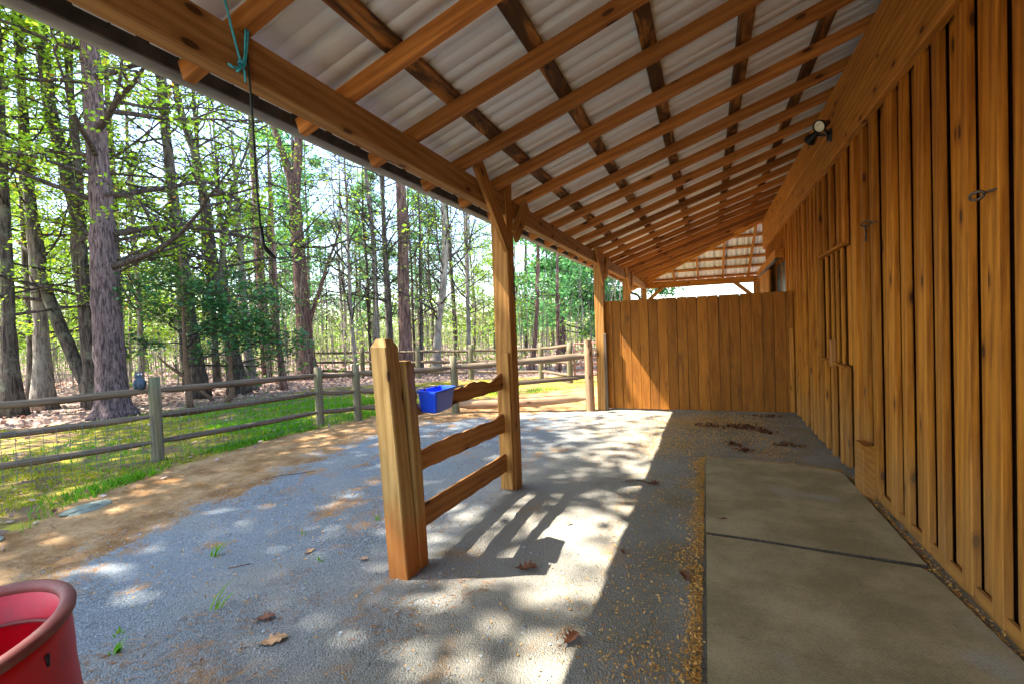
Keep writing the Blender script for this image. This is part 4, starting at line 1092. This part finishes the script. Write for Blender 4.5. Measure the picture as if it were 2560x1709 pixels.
make_tree('crooked_tree', 'crooked dark tree with a bare side stem, just right of the holly', [T8, T8x], R_(8), M['bark_dark'], M['leaf_spring'], k=14,
          limbs=dict(n_limb=34, z0=2.8, z1=9.6, Lr=(1.2, 3.4), up=(-0.1, 0.7), twigs=6, sub=3), leaf=(1700, 0.15, 0.085, 0.4))
make_tree('leafy_oak', 'tall dark trunk rising out of the holly with green leaves up to the eave', [T8y], R_(9), M['bark_dark'], M['leaf_green'], k=14,
          limbs=dict(n_limb=30, z0=3.6, z1=10.2, Lr=(1.4, 3.4), up=(-0.1, 0.6), twigs=6, sub=3), leaf=(2600, 0.16, 0.09, 0.4))
make_tree('grey_tree', 'grey tree with a few bronze leaves between the crooked tree and the V-forked one', [T8b], R_(10), M['bark_pale'], M['leaf_spring'], k=12,
          limbs=dict(n_limb=26, z0=1.8, z1=7.1, Lr=(1.0, 2.4), up=(0.2, 0.9), twigs=6, sub=4), leaf=(900, 0.1, 0.08, 0.5))
make_tree('thin_tree', 'thin bowed reddish stem just left of the V-forked tree', [T8c], R_(12), M['bark_red'], M['leaf_spring'], k=10,
          limbs=dict(n_limb=20, z0=1.8, z1=6.6, Lr=(0.8, 2.0), up=(0.2, 0.9), twigs=5, sub=3), leaf=(500, 0.08, 0.08, 0.5))
make_tree('bent_tree', 'bent grey tree with many bare branches just left of the nearest full-height post', [T9], R_(13), M['bark_pale'], M['leaf_spring'], k=12,
          limbs=dict(n_limb=44, z0=1.7, z1=8.6, Lr=(1.2, 3.2), up=(0.2, 1.0), twigs=7, sub=4), leaf=(1300, 0.1, 0.08, 0.5))
make_tree('thin_tree', 'thin straight dark stem midway between the stub post and the nearest full-height post', [T10], R_(14), M['bark_dark'], M['leaf_green'], k=8,
          limbs=dict(n_limb=22, z0=1.8, z1=6.5, Lr=(0.7, 1.8), up=(0.1, 0.9), twigs=5, sub=3), leaf=(700, 0.1, 0.08, 0.5))
make_tree('thin_tree', 'purplish thin leaning stem right of the nearest full-height post', [T11], R_(15), M['bark_red'], M['leaf_green'], k=8,
          limbs=dict(n_limb=18, z0=1.5, z1=5.9, Lr=(0.6, 1.6), up=(0.1, 0.8), twigs=5, sub=3), leaf=(900, 0.1, 0.08, 0.5))
make_tree('thin_tree', 'thin dark stem in front of the bright white pine', [T12], R_(16), M['bark_red'], M['leaf_pine'], k=8,
          limbs=dict(n_limb=14, z0=1.5, z1=4.8, Lr=(0.5, 1.4), up=(-0.1, 0.6), twigs=5, sub=3), leaf=(700, 0.12, 0.08, 0.5))
make_tree('grey_tree', 'slender grey tree left of the branchless reddish pine trunk', [T13], R_(17), M['bark_pale'], M['leaf_spring'], k=10,
          limbs=dict(n_limb=26, z0=2.6, z1=7.8, Lr=(1.0, 2.6), up=(0.2, 1.0), twigs=6, sub=4), leaf=(600, 0.1, 0.08, 0.5))
make_tree('holly_tree', 'dark glossy holly with a dense spreading crown right of the big oak', [YL, DK], R_(18), M['stick'], M['leaf_holly'], k=10, flare=.3, cat='holly',
          limbs=[dict(n_limb=26, z0=0.9, z1=3.3, Lr=(1.0, 1.9), up=(-0.1, 0.45), twigs=8, sub=4, shrink=0.45), dict(n_limb=8, z0=0.8, z1=1.8, Lr=(1.5, 2.1), up=(-0.1, 0.2), twigs=8, sub=4, az=(0.9, .5))], leaf=(8500, 0.10, 0.085, 0.4))
lb = thing('fallen_branch', 'bare brown branch propped at a slant under the holly', 'branch', (-10.41, 7.69, 0))
tube_obj('stem', lb, M['stick'], [(-10.41, 7.69, -0.02), (-10.83, 7.53, 0.38), (-11.19, 7.4, 0.7), (-11.4, 7.31, 0.87), (-11.64, 7.23, 1.11)], [0.045, 0.042, 0.038, 0.03, 0.012], 8)
tube_obj('side_twig', lb, M['stick'], [(-11.19, 7.4, 0.7), (-11.3, 7.38, 0.88), (-11.35, 7.36, 0.98)], [0.02, 0.014, 0.006], 6)
# bright pine behind the right post
PN = [(-6.0, 20.6, 0.0, 0.16), (-5.95, 20.6, 3.0, 0.13), (-5.95, 20.6, 6.0, 0.09), (-5.9, 20.6, 9.5, 0.03)]
make_tree('white_pine', 'bright feathery green pine showing beside the second full-height post', [PN], R_(19), M['bark_red'], M['leaf_pine'], k=10,
          limbs=dict(n_limb=60, z0=1.2, z1=9.4, Lr=(2.2, 3.6), up=(-0.1, 0.35), twigs=9, sub=4, shrink=0.7), leaf=(26000, 0.16, 0.16, 0.9))
PN2 = [(-3.6, 23.5, 0.0, 0.16), (-3.6, 23.5, 3.0, 0.13), (-3.6, 23.5, 6.0, 0.09), (-3.55, 23.5, 8.5, 0.03)]
make_tree('white_pine', 'bluish-green pine half hidden behind the second full-height post', [PN2], R_(20), M['bark_red'], M['leaf_pine'], k=10,
          limbs=dict(n_limb=50, z0=1.2, z1=8.4, Lr=(1.8, 3.2), up=(-0.1, 0.35), twigs=9, sub=4, shrink=0.7), leaf=(18000, 0.16, 0.16, 0.9))
# oaks of the same wood just left of the frame; their crowns dapple the yard
SH = [(-11.8, 1.4, 6.5), (-11.6, -0.4, 7.0), (-10.2, -3.6, 6.0), (-15.0, 3.0, 6.5)]
for q, (sx, sy, zl) in enumerate(SH):
    st = [(sx, sy, 0, .28), (sx + .1, sy, 4, .22), (sx + .3, sy + .2, 8, .16), (sx + .5, sy + .3, 12, .09), (sx + .5, sy + .3, 15, .03)]
    make_tree('oak_tree', ['oak of the same wood left of the picture, first beyond its edge', 'oak of the same wood left of the picture, second beyond its edge', 'oak of the same wood left behind the camera', 'oak of the same wood left of the picture, standing farther back'][q], [st], R_(30 + q), M['bark_oak'], M['leaf_spring'], k=12,
              limbs=dict(n_limb=34, z0=zl, z1=14.8, Lr=(3.0, 5.6), up=(-0.05, 0.5), twigs=7, sub=3, rscale=0.6), leaf=((2200, 7600, 6000, 3500)[q], 0.30, 0.22, 0.45))

# background wood: a few kinds of slender tree, copied tree by tree with their parts
def straight(h, r, rng, lean=0.03):
    n = 6; x = y = 0.0; out = []
    lx, ly = rng.normal(0, lean, 2)
    for q in range(n):
        f = q / (n - 1)
        out.append((lx * h * f + (rng.normal(0, .05) if q else 0), ly * h * f + (rng.normal(0, .05) if q else 0), h * f, r * (1 - .85 * f)))
    return out
KINDS = []
def kind(name, label, group, h, r, bark_m, leaf_m, limbs, leaf, seed):
    rg = R_(seed)
    o = make_tree(name, label, [straight(h, r, rg)], rg, bark_m, leaf_m, group=group, k=7, limbs=limbs, leaf=leaf, flare=.4)
    KINDS.append(o); return o
GB, GL, GT = 'slender bare trees deep in the wood', 'young leafy trees in the wood', 'tall thin trees deep in the wood'
LB = 'slender bare grey tree with few leaves deep in the wood behind the fence'
LL = 'young tree with fresh yellow-green leaves in the wood behind the fence'
LT = 'tall thin dark trunk with a sparse high crown deep in the wood'
for s in range(3):
    kind('bare_tree', LB, GB, 10 + s, 0.07 + .015 * s, (M['bark_pale'], M['bark_dark'], M['bark_pale'])[s], M['leaf_spring'], dict(n_limb=36, z0=1.6, z1=12, Lr=(1.0, 2.8), up=(0.2, 1.0), twigs=7, sub=4, tw=1.5), (350, 0.12, 0.10, 0.5), 50 + s)
for s in range(3):
    kind('leafy_tree', LL, GL, 7 + 2 * s, 0.05 + .02 * s, (M['bark_dark'], M['bark_pale'], M['bark_dark'])[s], (M['leaf_green'], M['leaf_spring'], M['leaf_spring'])[s], dict(n_limb=34, z0=0.9, z1=7 + 2 * s, Lr=(1.2, 2.8), up=(0.0, 0.6), twigs=5, sub=2, tw=1.3), (2600, 0.15, 0.12, 0.4), 60 + s)
for s in range(2):
    kind('thin_tree', LT, GT, 15 + 2 * s, 0.12 + .03 * s, (M['bark_dark'], M['bark_red'])[s], (M['leaf_spring'], M['leaf_pine'])[s], dict(n_limb=26, z0=6, z1=15, Lr=(1.2, 3.0), up=(0.1, 0.8), twigs=6, sub=4, tw=1.5), (1500, 0.2, 0.12, 0.5), 70 + s)
ZONE = [(300, 'left of the big oak'), (760, 'between the big oak and the V-forked tree'), (1250, 'right of the V-forked tree'), (9999, 'right of the nearest full-height post')]
SHORT = {GB: 'slender bare grey tree deep in the wood,', GL: 'young leafy tree in the wood,', GT: 'tall thin trunk deep in the wood,'}
def zone_label(o, px):
    o['label'] = SHORT[o['group']] + ' ' + [z for lim, z in ZONE if px < lim][0]
GP = 'feathery pines in the wood'
SHORT[GP] = 'feathery blue-green pine in the wood,'
for s in range(2):
    kind('pine_tree', 'feathery pine', GP, 11 + 2 * s, 0.12, M['bark_red'], M['leaf_pine'], dict(n_limb=46, z0=2.5, z1=11 + 2 * s, Lr=(1.6, 2.8), up=(-0.1, 0.35), twigs=7, sub=3, shrink=0.6, tw=1.6), (6500, 0.2, 0.17, 0.8), 80 + s)
def copy_thing(o, loc, rz, sc):
    mw = Matrix.Translation(loc) @ Matrix.Rotation(rz, 4, 'Z') @ Matrix.Scale(sc, 4)
    c = o.copy(); COL.objects.link(c); c.matrix_basis = mw; W[c] = mw
    for chd in list(o.children):
        d = chd.copy(); COL.objects.link(d); d.parent = c
        d.matrix_parent_inverse = Matrix.Identity(4); d.matrix_basis = chd.matrix_basis.copy()
    return c
rb = R_(77); placed = []; nb = 0
def wpos(px, depth):
    X = (px - 1280) / 1215 * depth
    return X * 0.927 - depth * 0.374, X * 0.373 + depth * 0.927
tries = 0
while nb < 128 and tries < 4000:
    tries += 1
    px = rb.uniform(-250, 1560); dep = 13.5 + 40 * rb.random() ** 1.3
    x, y = wpos(px, dep)
    if x > -9.0 and y < 14.2: continue
    if px > 1330 and dep < 23: continue
    if any((x - a) ** 2 + (y - b_) ** 2 < (0.9 if dep < 30 else 1.6) for a, b_ in placed): continue
    placed.append((x, y))
    u = rb.random()
    if 560 < px < 1050 and dep < 26: u = 0.3 + .7 * u
    leafy = 0.66 if px < 520 else 0.18
    ki = 3 + rb.integers(0, 3) if u < leafy else (rb.integers(0, 3) if u < leafy + (1 - leafy) * .8 else 6 + rb.integers(0, 2))
    if px > 480 and dep > 24 and rb.random() < .2: ki = 8 + rb.integers(0, 2)
    src = KINDS[ki]
    mw = Matrix.Translation((x, y, 0)) @ Matrix.Rotation(rb.uniform(0, 6.28), 4, 'Z') @ Matrix.Scale(rb.uniform(.8, 1.25), 4)
    if not src.get('_used'):
        src['_used'] = 1; src.matrix_basis = mw; W[src] = mw; zone_label(src, px)
    else: zone_label(copy_thing(src, (x, y, 0), rb.uniform(0, 6.28), rb.uniform(.8, 1.25)), px)
    nb += 1
for k_ in KINDS:
    pass
for o in list(COL.objects):
    if '_used' in o: del o['_used']

# brushwood, undergrowth and the far mass of the wood
rs = R_(90)
def scatter_px(n, px0, px1, d0, d1, pw=1.0):
    px = rs.uniform(px0, px1, n); dep = d0 + (d1 - d0) * rs.random(n) ** pw
    X = (px - 1280) / 1215 * dep
    return X * 0.927 - dep * 0.374, X * 0.373 + dep * 0.927, px, dep
x, y, px, dep = scatter_px(2600, -300, 1600, 14.5, 46, 0.9)
g = Geo()
for a, b_, pp, dd in zip(x, y, px, dep):
    if a > -9.6 and b_ < 14.5: continue
    h = rs.uniform(1.0, 4.5) * (1.3 if pp > 650 else .9); r = rs.uniform(0.006, 0.02)
    l1, l2 = rs.normal(0, .18, 2) * h * .5
    g.add(*tube([(a, b_, -.05), (a + l1 * .3, b_ + l2 * .3, h * .5), (a + l1, b_ + l2, h)], [r, r * .7, r * .3], 3, False))
tag(mesh_obj('brushwood', g.mesh('brushwood'), M['bark_pale']), kind='stuff')
x, y, px, dep = scatter_px(42000, -350, 1640, 14.5, 52, 0.8)
dens = np.array([mnoise.noise(Vector((a * .35, b_ * .35, 2.0))) for a, b_ in zip(x, y)])
okm = (dens > -0.15) & ~((x > -9.8) & (y < 15.0))
x, y, px, dep = x[okm], y[okm], px[okm], dep[okm]
hh = (rs.random(len(x)) ** 1.5) * np.where(px < 600, 4.2, 2.9) * (0.7 + 0.8 * np.clip(dens[okm], 0, 1)) + 0.1
V, F = leaf_cloud(np.stack([x, y, hh], -1), 0.15, rs, 0.5)
tag(mesh_obj('undergrowth', mk_mesh('undergrowth', V, F), M['leaf_brush']), kind='stuff')
x, y, px, dep = scatter_px(52000, -500, 2300, 46, 75, 1.0)
hh = rs.random(len(x)) ** 1.1 * np.where(px < 520, 9, np.where(px > 1500, 2.6, 5.5)) * (0.55 + 0.5 * np.array([mnoise.noise(Vector((a * .12, b_ * .12, 7.0))) + .5 for a, b_ in zip(x, y)]))
V, F = leaf_cloud(np.stack([x, y, hh], -1), 0.42, rs, 0.6)
tag(mesh_obj('far_wood', mk_mesh('far_wood', V, F), M['leaf_brush']), kind='stuff')

# ------------------------------------------------------------------ ground cover
def fz(x, y):
    ii = np.clip(np.searchsorted(ax_x, x), 1, len(ax_x) - 1); jj = np.clip(np.searchsorted(ax_y, y), 1, len(ax_y) - 1)
    return 0.25 * (relief[ii, jj] + relief[ii - 1, jj] + relief[ii, jj - 1] + relief[ii - 1, jj - 1])
def nz2(x, y, s, o): return np.array([mnoise.fractal(Vector((a * s + o, b_ * s, o)), 1.0, 2.0, 3) for a, b_ in zip(x, y)])
# leaf litter under the trees
n = 30000
x = rs.uniform(-26, 2, n); y = rs.uniform(0, 26, n)
pr = np.clip((xb(y, LG) - x) / 1.5 + 0.5, 0, 1)
keep = rs.random(n) < pr
x, y = x[keep], y[keep]
V, F = leaf_cloud(np.stack([x, y, 0.02 + rs.random(len(x)) * .02], -1), 0.10, rs, 0.35, 0.7)
n = 1500                                                              # stray leaves on the verge
x = rs.uniform(-11, -4.6, n); y = rs.uniform(0, 12, n)
keep = (x < xb(y, DG) + .4) & (rs.random(n) < .5)
x, y = x[keep], y[keep]
V2, F2 = leaf_cloud(np.stack([x, y, fz(x, y) + 0.02], -1), 0.07, rs, 0.3, 0.6)
tag(mesh_obj('leaf_litter', mk_mesh('leaf_litter', np.vstack([V, V2]), np.vstack([F, F2 + len(V)])), M['litter']), kind='stuff')
def blades(x, y, h, w, rng, lean=0.4):
    n = len(x); z = fz(x, y) - .004
    a = rng.uniform(0, 2 * math.pi, n)
    base = np.stack([x, y, z], -1)
    side = np.stack([np.cos(a), np.sin(a), np.zeros(n)], -1) * w[:, None]
    l = rng.normal(0, lean, (n, 2)) * h[:, None]
    top = base + np.stack([l[:, 0], l[:, 1], h], -1)
    mid = base + (top - base) * 0.5 * np.array([0.7, 0.7, 1.15])
    V = np.stack([base - side, base + side, mid + side * .8, top, mid - side * .8], 1).reshape(-1, 3)
    return V, np.arange(5 * n).reshape(n, 5)
n = 70000
x = rs.uniform(-12, -4.3, n); y = 0.6 + 11.5 * rs.random(n) ** 1.15
e = nz2(x, y, .9, 4.0)
keep = (x < xb(y, DG) + 0.25 * e) & (x > xb(y, LG) + .3 * e) & (e > 0.0)
x, y = x[keep], y[keep]
h = rs.uniform(0.012, 0.045, len(x))
V, F = blades(x, y, h, 0.005 + 0.004 * rs.random(len(x)), rs, 0.6)
tag(mesh_obj('moss', mk_mesh('moss', V, F), M['moss']), kind='stuff')
gx, gy = [], []
for cx_, cy_, sx_, sy_, c in ((-6.5, 5.7, .6, .3, 5500), (-7.6, 7.6, 1.0, .7, 7000), (-6.2, 8.2, .8, .6, 5000), (-5.85, 4.7, .10, .35, 1100), (-5.45, 3.1, .14, .3, 1100), (-8.6, 6.2, 1.2, .4, 2000), (-7.3, 3.8, .8, .5, 1200), (-5.15, 1.9, .2, .25, 400), (-4.6, 10.2, 1.0, .4, 2500), (-5.7, 6.9, .25, .3, 1200)):
    gx.append(rs.normal(cx_, sx_, c)); gy.append(rs.normal(cy_, sy_, c))
x = np.concatenate(gx); y = np.concatenate(gy)
keep = (x < xb(y, DG) + 0.15) & (nz2(x, y, 1.4, 8.0) > -0.25)
x, y = x[keep], y[keep]
V, F = blades(x, y, rs.uniform(0.03, 0.085, len(x)), 0.0035 + 0.003 * rs.random(len(x)), rs, 0.35)
tag(mesh_obj('grass', mk_mesh('grass', V, F), M['grass']), kind='stuff')
# gravel chips
n = 26000
x = rs.uniform(-4.6, 1.1, n); y = 0.7 + 7.2 * rs.random(n) ** 1.5
keep = (x > xb(y, GD) - .2) & ~((x > -0.06) & (y < 5.3) & (x < 1.14)) & (rs.random(n) < np.where(x > -0.6, .35, 1.0))
x, y = x[keep], y[keep]
n = len(x); c = np.stack([x, y, fz(x, y) + 0.002], -1)
s = rs.uniform(0.002, 0.0055, n) * np.where(rs.random(n) < .05, 2.6, 1)
oct_ = np.array([[1, 0, 0], [0, 1, 0], [-1, 0, 0], [0, -1, 0], [0, 0, .7], [0, 0, -.7]])
V = c[:, None, :] + (oct_[None] * rs.uniform(.6, 1.3, (n, 6, 1))) * s[:, None, None]
F = (np.array([[0, 1, 4], [1, 2, 4], [2, 3, 4], [3, 0, 4]])[None] + 6 * np.arange(n)[:, None, None]).reshape(-1, 3)
tag(mesh_obj('gravel', mk_mesh('gravel', V.reshape(-1, 3), F), M['chip']), kind='stuff')
# orange wood shavings and bits of hay
def strip(n, fx, fy): return fx(n), fy(n)
X, Y = [], []
def addp(x, y): X.append(np.asarray(x)); Y.append(np.asarray(y))
n = 5200; y = rs.uniform(1.2, 5.35, n); addp(-0.06 - np.abs(rs.normal(0, 0.035, n)) * (1 + 1.2 * np.clip(np.sin(y * 9) + np.sin(y * 4.1 + 1), 0, 2)), y)
n = 260; f = rs.random(n); addp(-0.05 + 1.13 * f, 3.382 - 0.125 * f ** 1.1 + rs.normal(0, .006, n))
n = 900; f = rs.random(n); addp(-0.06 + 1.17 * f, 5.325 - .20 * f ** 3 + np.abs(rs.normal(0, .03, n)))
n = 1300; y = rs.uniform(1.8, 5.0, n); addp(1.115 + rs.normal(0, .022, n), y)
for cx_, cy_, sg, c in ((-.35, 7.2, .28, 2400), (.25, 7.3, .3, 2400), (-.3, 6.3, .3, 1800), (.5, 6.4, .3, 1200), (-.4, 5.7, .25, 1400), (.1, 7.85, .5, 1800), (.6, 5.7, .2, 500), (-.3, 4.5, .2, 250), (-.35, 3.9, .2, 250), (-.3, 3.0, .2, 350), (-.35, 2.4, .2, 350), (-.25, 2.0, .12, 350), (-2.9, 2.9, .5, 250), (-3.0, 2.2, .5, 250), (-1.2, 1.8, .4, 150)):
    addp(rs.normal(cx_, sg, c), rs.normal(cy_, sg, c))
x = np.concatenate(X); y = np.concatenate(Y)
keep = ~((x > -0.045) & (x < 1.11) & (y < 5.1) & ~((np.abs(y - (3.385 - 0.125 * np.clip((x + .05) / 1.17, 0, 1) ** 1.1)) < .02)))
x, y = x[keep], y[keep]
V, F = leaf_cloud(np.stack([x, y, np.maximum(fz(x, y), -.004) + 0.006 + 0.012 * rs.random(len(x)) * (np.abs(x + .08) < .1)], -1), 0.016, rs, 0.4, 0.5)
n = 420                                                                # straws
x = rs.normal(-.3, .22, n); y = rs.uniform(1.3, 7.9, n)
keep = x < -.06; x, y = x[keep], y[keep]; n = len(x)
a = rs.uniform(0, 6.28, n); l = rs.uniform(.02, .07, n)
u = np.stack([np.cos(a) * l, np.sin(a) * l, np.zeros(n)], -1); v = np.stack([-np.sin(a) * .0012, np.cos(a) * .0012, np.zeros(n)], -1)
V2, F2 = quads_cloud(np.stack([x, y, fz(x, y) + .008], -1), u, v)
tag(mesh_obj('wood_shavings', mk_mesh('wood_shavings', np.vstack([V, V2]), np.vstack([F, F2 + len(V)])), M['shaving']), kind='stuff')
# brown needles and crumbs drifted over the gravel
n = 34000
x = rs.uniform(-6, -.6, n); y = 0.8 + 8 * rs.random(n) ** 1.3
e = nz2(x, y * .7, 1.6, 12.0)
keep = (e > 0.12) | ((x < xb(y, GD) + .3) & (rs.random(n) < .5)); keep &= x > xb(y, DG)
x, y = x[keep], y[keep]; n = len(x)
a = rs.normal(0.5, .8, n); l = rs.uniform(.006, .028, n)
u = np.stack([np.cos(a) * l, np.sin(a) * l, rs.normal(0, .002, n)], -1); v = np.stack([-np.sin(a) * .0022, np.cos(a) * .0022, rs.normal(0, .001, n)], -1)
V, F = quads_cloud(np.stack([x, y, fz(x, y) + .006], -1), u, v)
tag(mesh_obj('needle_drift', mk_mesh('needle_drift', V, F), M['needle']), kind='stuff')

# ------------------------------------------------------------------ single small things on the ground
def oak_leaf(name, label, loc, size, rz, curl, mat, group='dead leaves lying in the yard'):
    lob = [(-.5, .02), (-.36, .10), (-.27, .26), (-.17, .12), (-.06, .34), (.05, .15), (.18, .36), (.26, .15), (.36, .22), (.5, .0)]
    top = lob; n = len(top); V = []; F = []
    for sgn in (1, 0, -1):
        for x_, y_ in top:
            yy = y_ * sgn
            zz = curl * (abs(yy) * 1.1 + .5 * (x_ + .1) ** 2) + .03 * math.sin(9 * x_ + 5 * yy)
            V.append((x_ * size, yy * size, zz * size))
    for r_ in range(2):
        for q in range(n - 1): F.append([r_ * n + q, r_ * n + q + 1, r_ * n + n + q + 1, r_ * n + n + q])
    V = np.array(V); m_ = len(V)
    o = thing(name, label, 'leaf', (loc[0], loc[1], loc[2]), group)
    mw = Matrix.Translation(loc) @ Matrix.Rotation(rz, 4, 'Z')
    mesh_obj('blade', mk_mesh('blade', V, F), mat, o, mw)
    tube_obj('stalk', o, mat, [mw @ Vector((-.5 * size, 0, .25 * curl * .5 * size)), mw @ Vector((-.68 * size, .03 * size, .12 * size)), mw @ Vector((-.85 * size, .1 * size, .03 * size))], [.0016, .0014, .001], 4)
    return o
LV = [(-1.02, 2.62, .13, .3, .7, 'deadleaf', 'dark curled oak leaf lying right of the stub post in its shadow'),
      (-.60, 2.06, .105, 1.2, .6, 'deadleaf', 'reddish-brown oak leaf on the bright gravel near the bottom middle'),
      (-.15, 2.78, .10, 2.0, .9, 'deadleaf', 'dark crumpled leaf lying in the shavings along the mat edge'),
      (.07, 3.62, .055, .3, .4, 'deadleaf', 'small dark leaf lying alone on the farther rubber mat'),
      (-1.72, 1.12, .11, .8, .3, 'paleleaf', 'tan leaf at the bottom edge beside the red tub'),
      (-2.03, 2.42, .06, .4, .4, 'paleleaf', 'small pale leaf lying just left of the stub post foot'),
      (-2.45, 2.40, .08, 1.8, .3, 'paleleaf', 'pale leaf folded upright on the grey gravel left of the stub post'),
      (-1.90, 1.62, .13, .9, .2, 'paleleaf', 'long orange-tan leaf pressed into the gravel near the sunny patch'),
      (-2.1, 1.75, .10, .7, .2, 'deadleaf', 'reddish leaf on the bright patch left of the bottom middle'),
      (-.48, 4.35, .12, .1, .5, 'deadleaf', 'thin dark leaf at the corner of the shade behind the nearest full-height post'),
      (-.52, 2.98, .06, 2.4, .6, 'deadleaf', 'small dark leaf at the right edge of the sunlit square'),
      (-.95, 3.30, .05, 1.0, .5, 'paleleaf', 'small orange leaf in the shadow behind the rails')]
for x, y, s, rz, cu, mt, lab in LV:
    oak_leaf('fallen_leaf', lab, (x, y, max(ground_z(x, y), 0.031 if x > 0 else -1) + .004), s, rz, cu, M[mt])
def tuft(label, x, y, n, h, seed, lean):
    o = thing('grass_tuft', label, 'grass tuft', (x, y, ground_z(x, y) - .01), 'green tufts growing through the gravel')
    rg = R_(seed)
    for q in range(n):
        a = rg.uniform(0, 6.28); hh_ = h * rg.uniform(.5, 1.1); w_ = rg.uniform(.003, .0055)
        d = np.array([math.cos(a), math.sin(a)]) * hh_ * rg.uniform(.15, .6) + np.array(lean) * hh_
        P = [np.array([x + rg.normal(0, .012), y + rg.normal(0, .012), ground_z(x, y) - .01])]
        for f in (.4, .75, 1.0): P.append(P[0] + np.array([d[0] * f ** 1.6, d[1] * f ** 1.6, hh_ * (f - .25 * f * f)]))
        sd = np.array([-math.sin(a), math.cos(a), 0]) * w_
        V = []; F = []
        for i_, p in enumerate(P):
            t = [1, .9, .6, .08][i_]; V += [p - sd * t, p + np.array([0, 0, -.001]), p + sd * t]
        for i_ in range(3):
            for j_ in range(2): F.append([i_ * 3 + j_, i_ * 3 + j_ + 1, i_ * 3 + 4 + j_, i_ * 3 + 3 + j_])
        org = P[0]
        mesh_obj('blade', mk_mesh('blade', np.array(V) - org, np.array(F)), M['grass'], o, Matrix.Translation(Vector(org)))
for lab, x, y, n, h, sd, ln in (('bushy green tuft with one tall bent blade, in the middle of the grey gravel', -3.05, 2.18, 14, .12, 1, (.3, .3)),
                       ('tall single leaning green blade clump behind the red tub', -2.42, 1.72, 5, .16, 2, (.45, .35)),
                       ('flat sprawling green weed beside the red tub', -2.52, 1.32, 16, .07, 3, (.3, .2)),
                       ('tiny green sprig left of the sprawling weed', -2.68, 1.42, 5, .04, 4, (0, 0)),
                       ('small green sprig in the orange streak right of the bushy tuft', -2.72, 2.62, 6, .045, 5, (.1, 0)),
                       ('little upright tuft on the gravel left of the stub post', -2.35, 2.98, 6, .08, 6, (0, .1)),
                       ('short fresh tuft just left of the stub post foot', -2.28, 2.32, 9, .045, 7, (0, 0)),
                       ('pale green tuft behind the rim of the red tub', -3.3, 1.35, 9, .06, 8, (0, 0))):
    tuft(lab, x, y, n, h, sd, ln)
def rock(label, x, y, a, b_, h, seed, mat, name='flat_stone', cat='stone', group=None):
    import bmesh
    bm = bmesh.new(); bmesh.ops.create_icosphere(bm, subdivisions=3, radius=1)
    for v in bm.verts:
        w = 1 + .3 * mnoise.noise(v.co * 1.4 + Vector((seed, 0, 0))) + .12 * mnoise.noise(v.co * 4 + Vector((seed, 3, 0)))
        v.co = Vector((v.co.x * a * w, v.co.y * b_ * w, max(-.3, min(.8, v.co.z)) * h * (1 + .25 * mnoise.noise(v.co * 3 + Vector((0, seed, 0))))))
    me = bpy.data.meshes.new(name); bm.to_mesh(me); bm.free()
    o = mesh_obj(name, me, mat, None, Matrix.Translation((x, y, ground_z(x, y))) @ Matrix.Rotation(seed * 1.7, 4, 'Z'))
    return tag(o, label, cat, group)
rock('pale flat stone set in the mossy verge', -5.0, 2.45, .20, .10, .04, 1.0, M['stone'])
rock('low grey stone half sunk in the moss near the left edge', -4.85, 1.75, .13, .08, .035, 3.1, M['stone'])
def clump(lab, x, y, a, b_, n, seed):
    rg = R_(seed)
    o = thing('leaf_clump', lab, 'leaf clump', (x, y, ground_z(x, y)), 'clumps of dead leaves on the ground by the partition')
    C = np.stack([rg.normal(0, a * .5, n), rg.normal(0, b_ * .5, n), rg.uniform(0.004, 0.03, n)], -1)
    C[:, 2] *= np.exp(-((C[:, 0] / a) ** 2 + (C[:, 1] / b_) ** 2)) + .25
    V, F = leaf_cloud(C, 0.055, rg, 0.5, 0.55)
    tag(mesh_obj('crumbs', mk_mesh('crumbs', V, F), M['clump'], o, Matrix.Translation((x, y, max(ground_z(x, y), 0)))), kind='stuff')
for q, (x, y, a, b_, n, lab) in enumerate(((-.02, 7.02, .15, .09, 60, 'loose brown leaf clump left of the biggest one, near the partition'), (.38, 7.0, .2, .13, 130, 'biggest dark brown leaf clump near the partition'), (.62, 6.75, .10, .07, 40, 'small reddish-brown clump right of the biggest one'), (.78, 6.1, .12, .06, 40, 'flat dark clump nearer the barn side'), (.75, 7.85, .16, .06, 45, 'thin dark clump at the foot of the partition'), (.2, 6.0, .09, .06, 25, 'small dark clump by itself in the orange litter'), (.30, 5.75, .10, .05, 25, 'little clump just beyond the far edge of the mats'))):
    clump(lab, x, y, a, b_, n, 200 + q)
for lab, pts, r in (('short straight stick on the dirt left of the stub post', [(-4.1, 3.5, .02), (-4.0, 3.62, .028), (-3.93, 3.68, .022), (-3.8, 3.85, .02)], .006),
                    ('pale short twig on the grey gravel', [(-2.75, 2.05, .012), (-2.66, 2.13, .016)], .005),
                    ('dark bark strip across the corner of the far shade line', [(-.72, 4.35, .015), (-.6, 4.37, .022), (-.45, 4.33, .015)], .009)):
    o = tube_obj('stick', None, M['stick'], pts, list(np.linspace(r, r * .55, len(pts))), 6)
    tag(o, lab, 'stick', 'sticks lying on the yard')
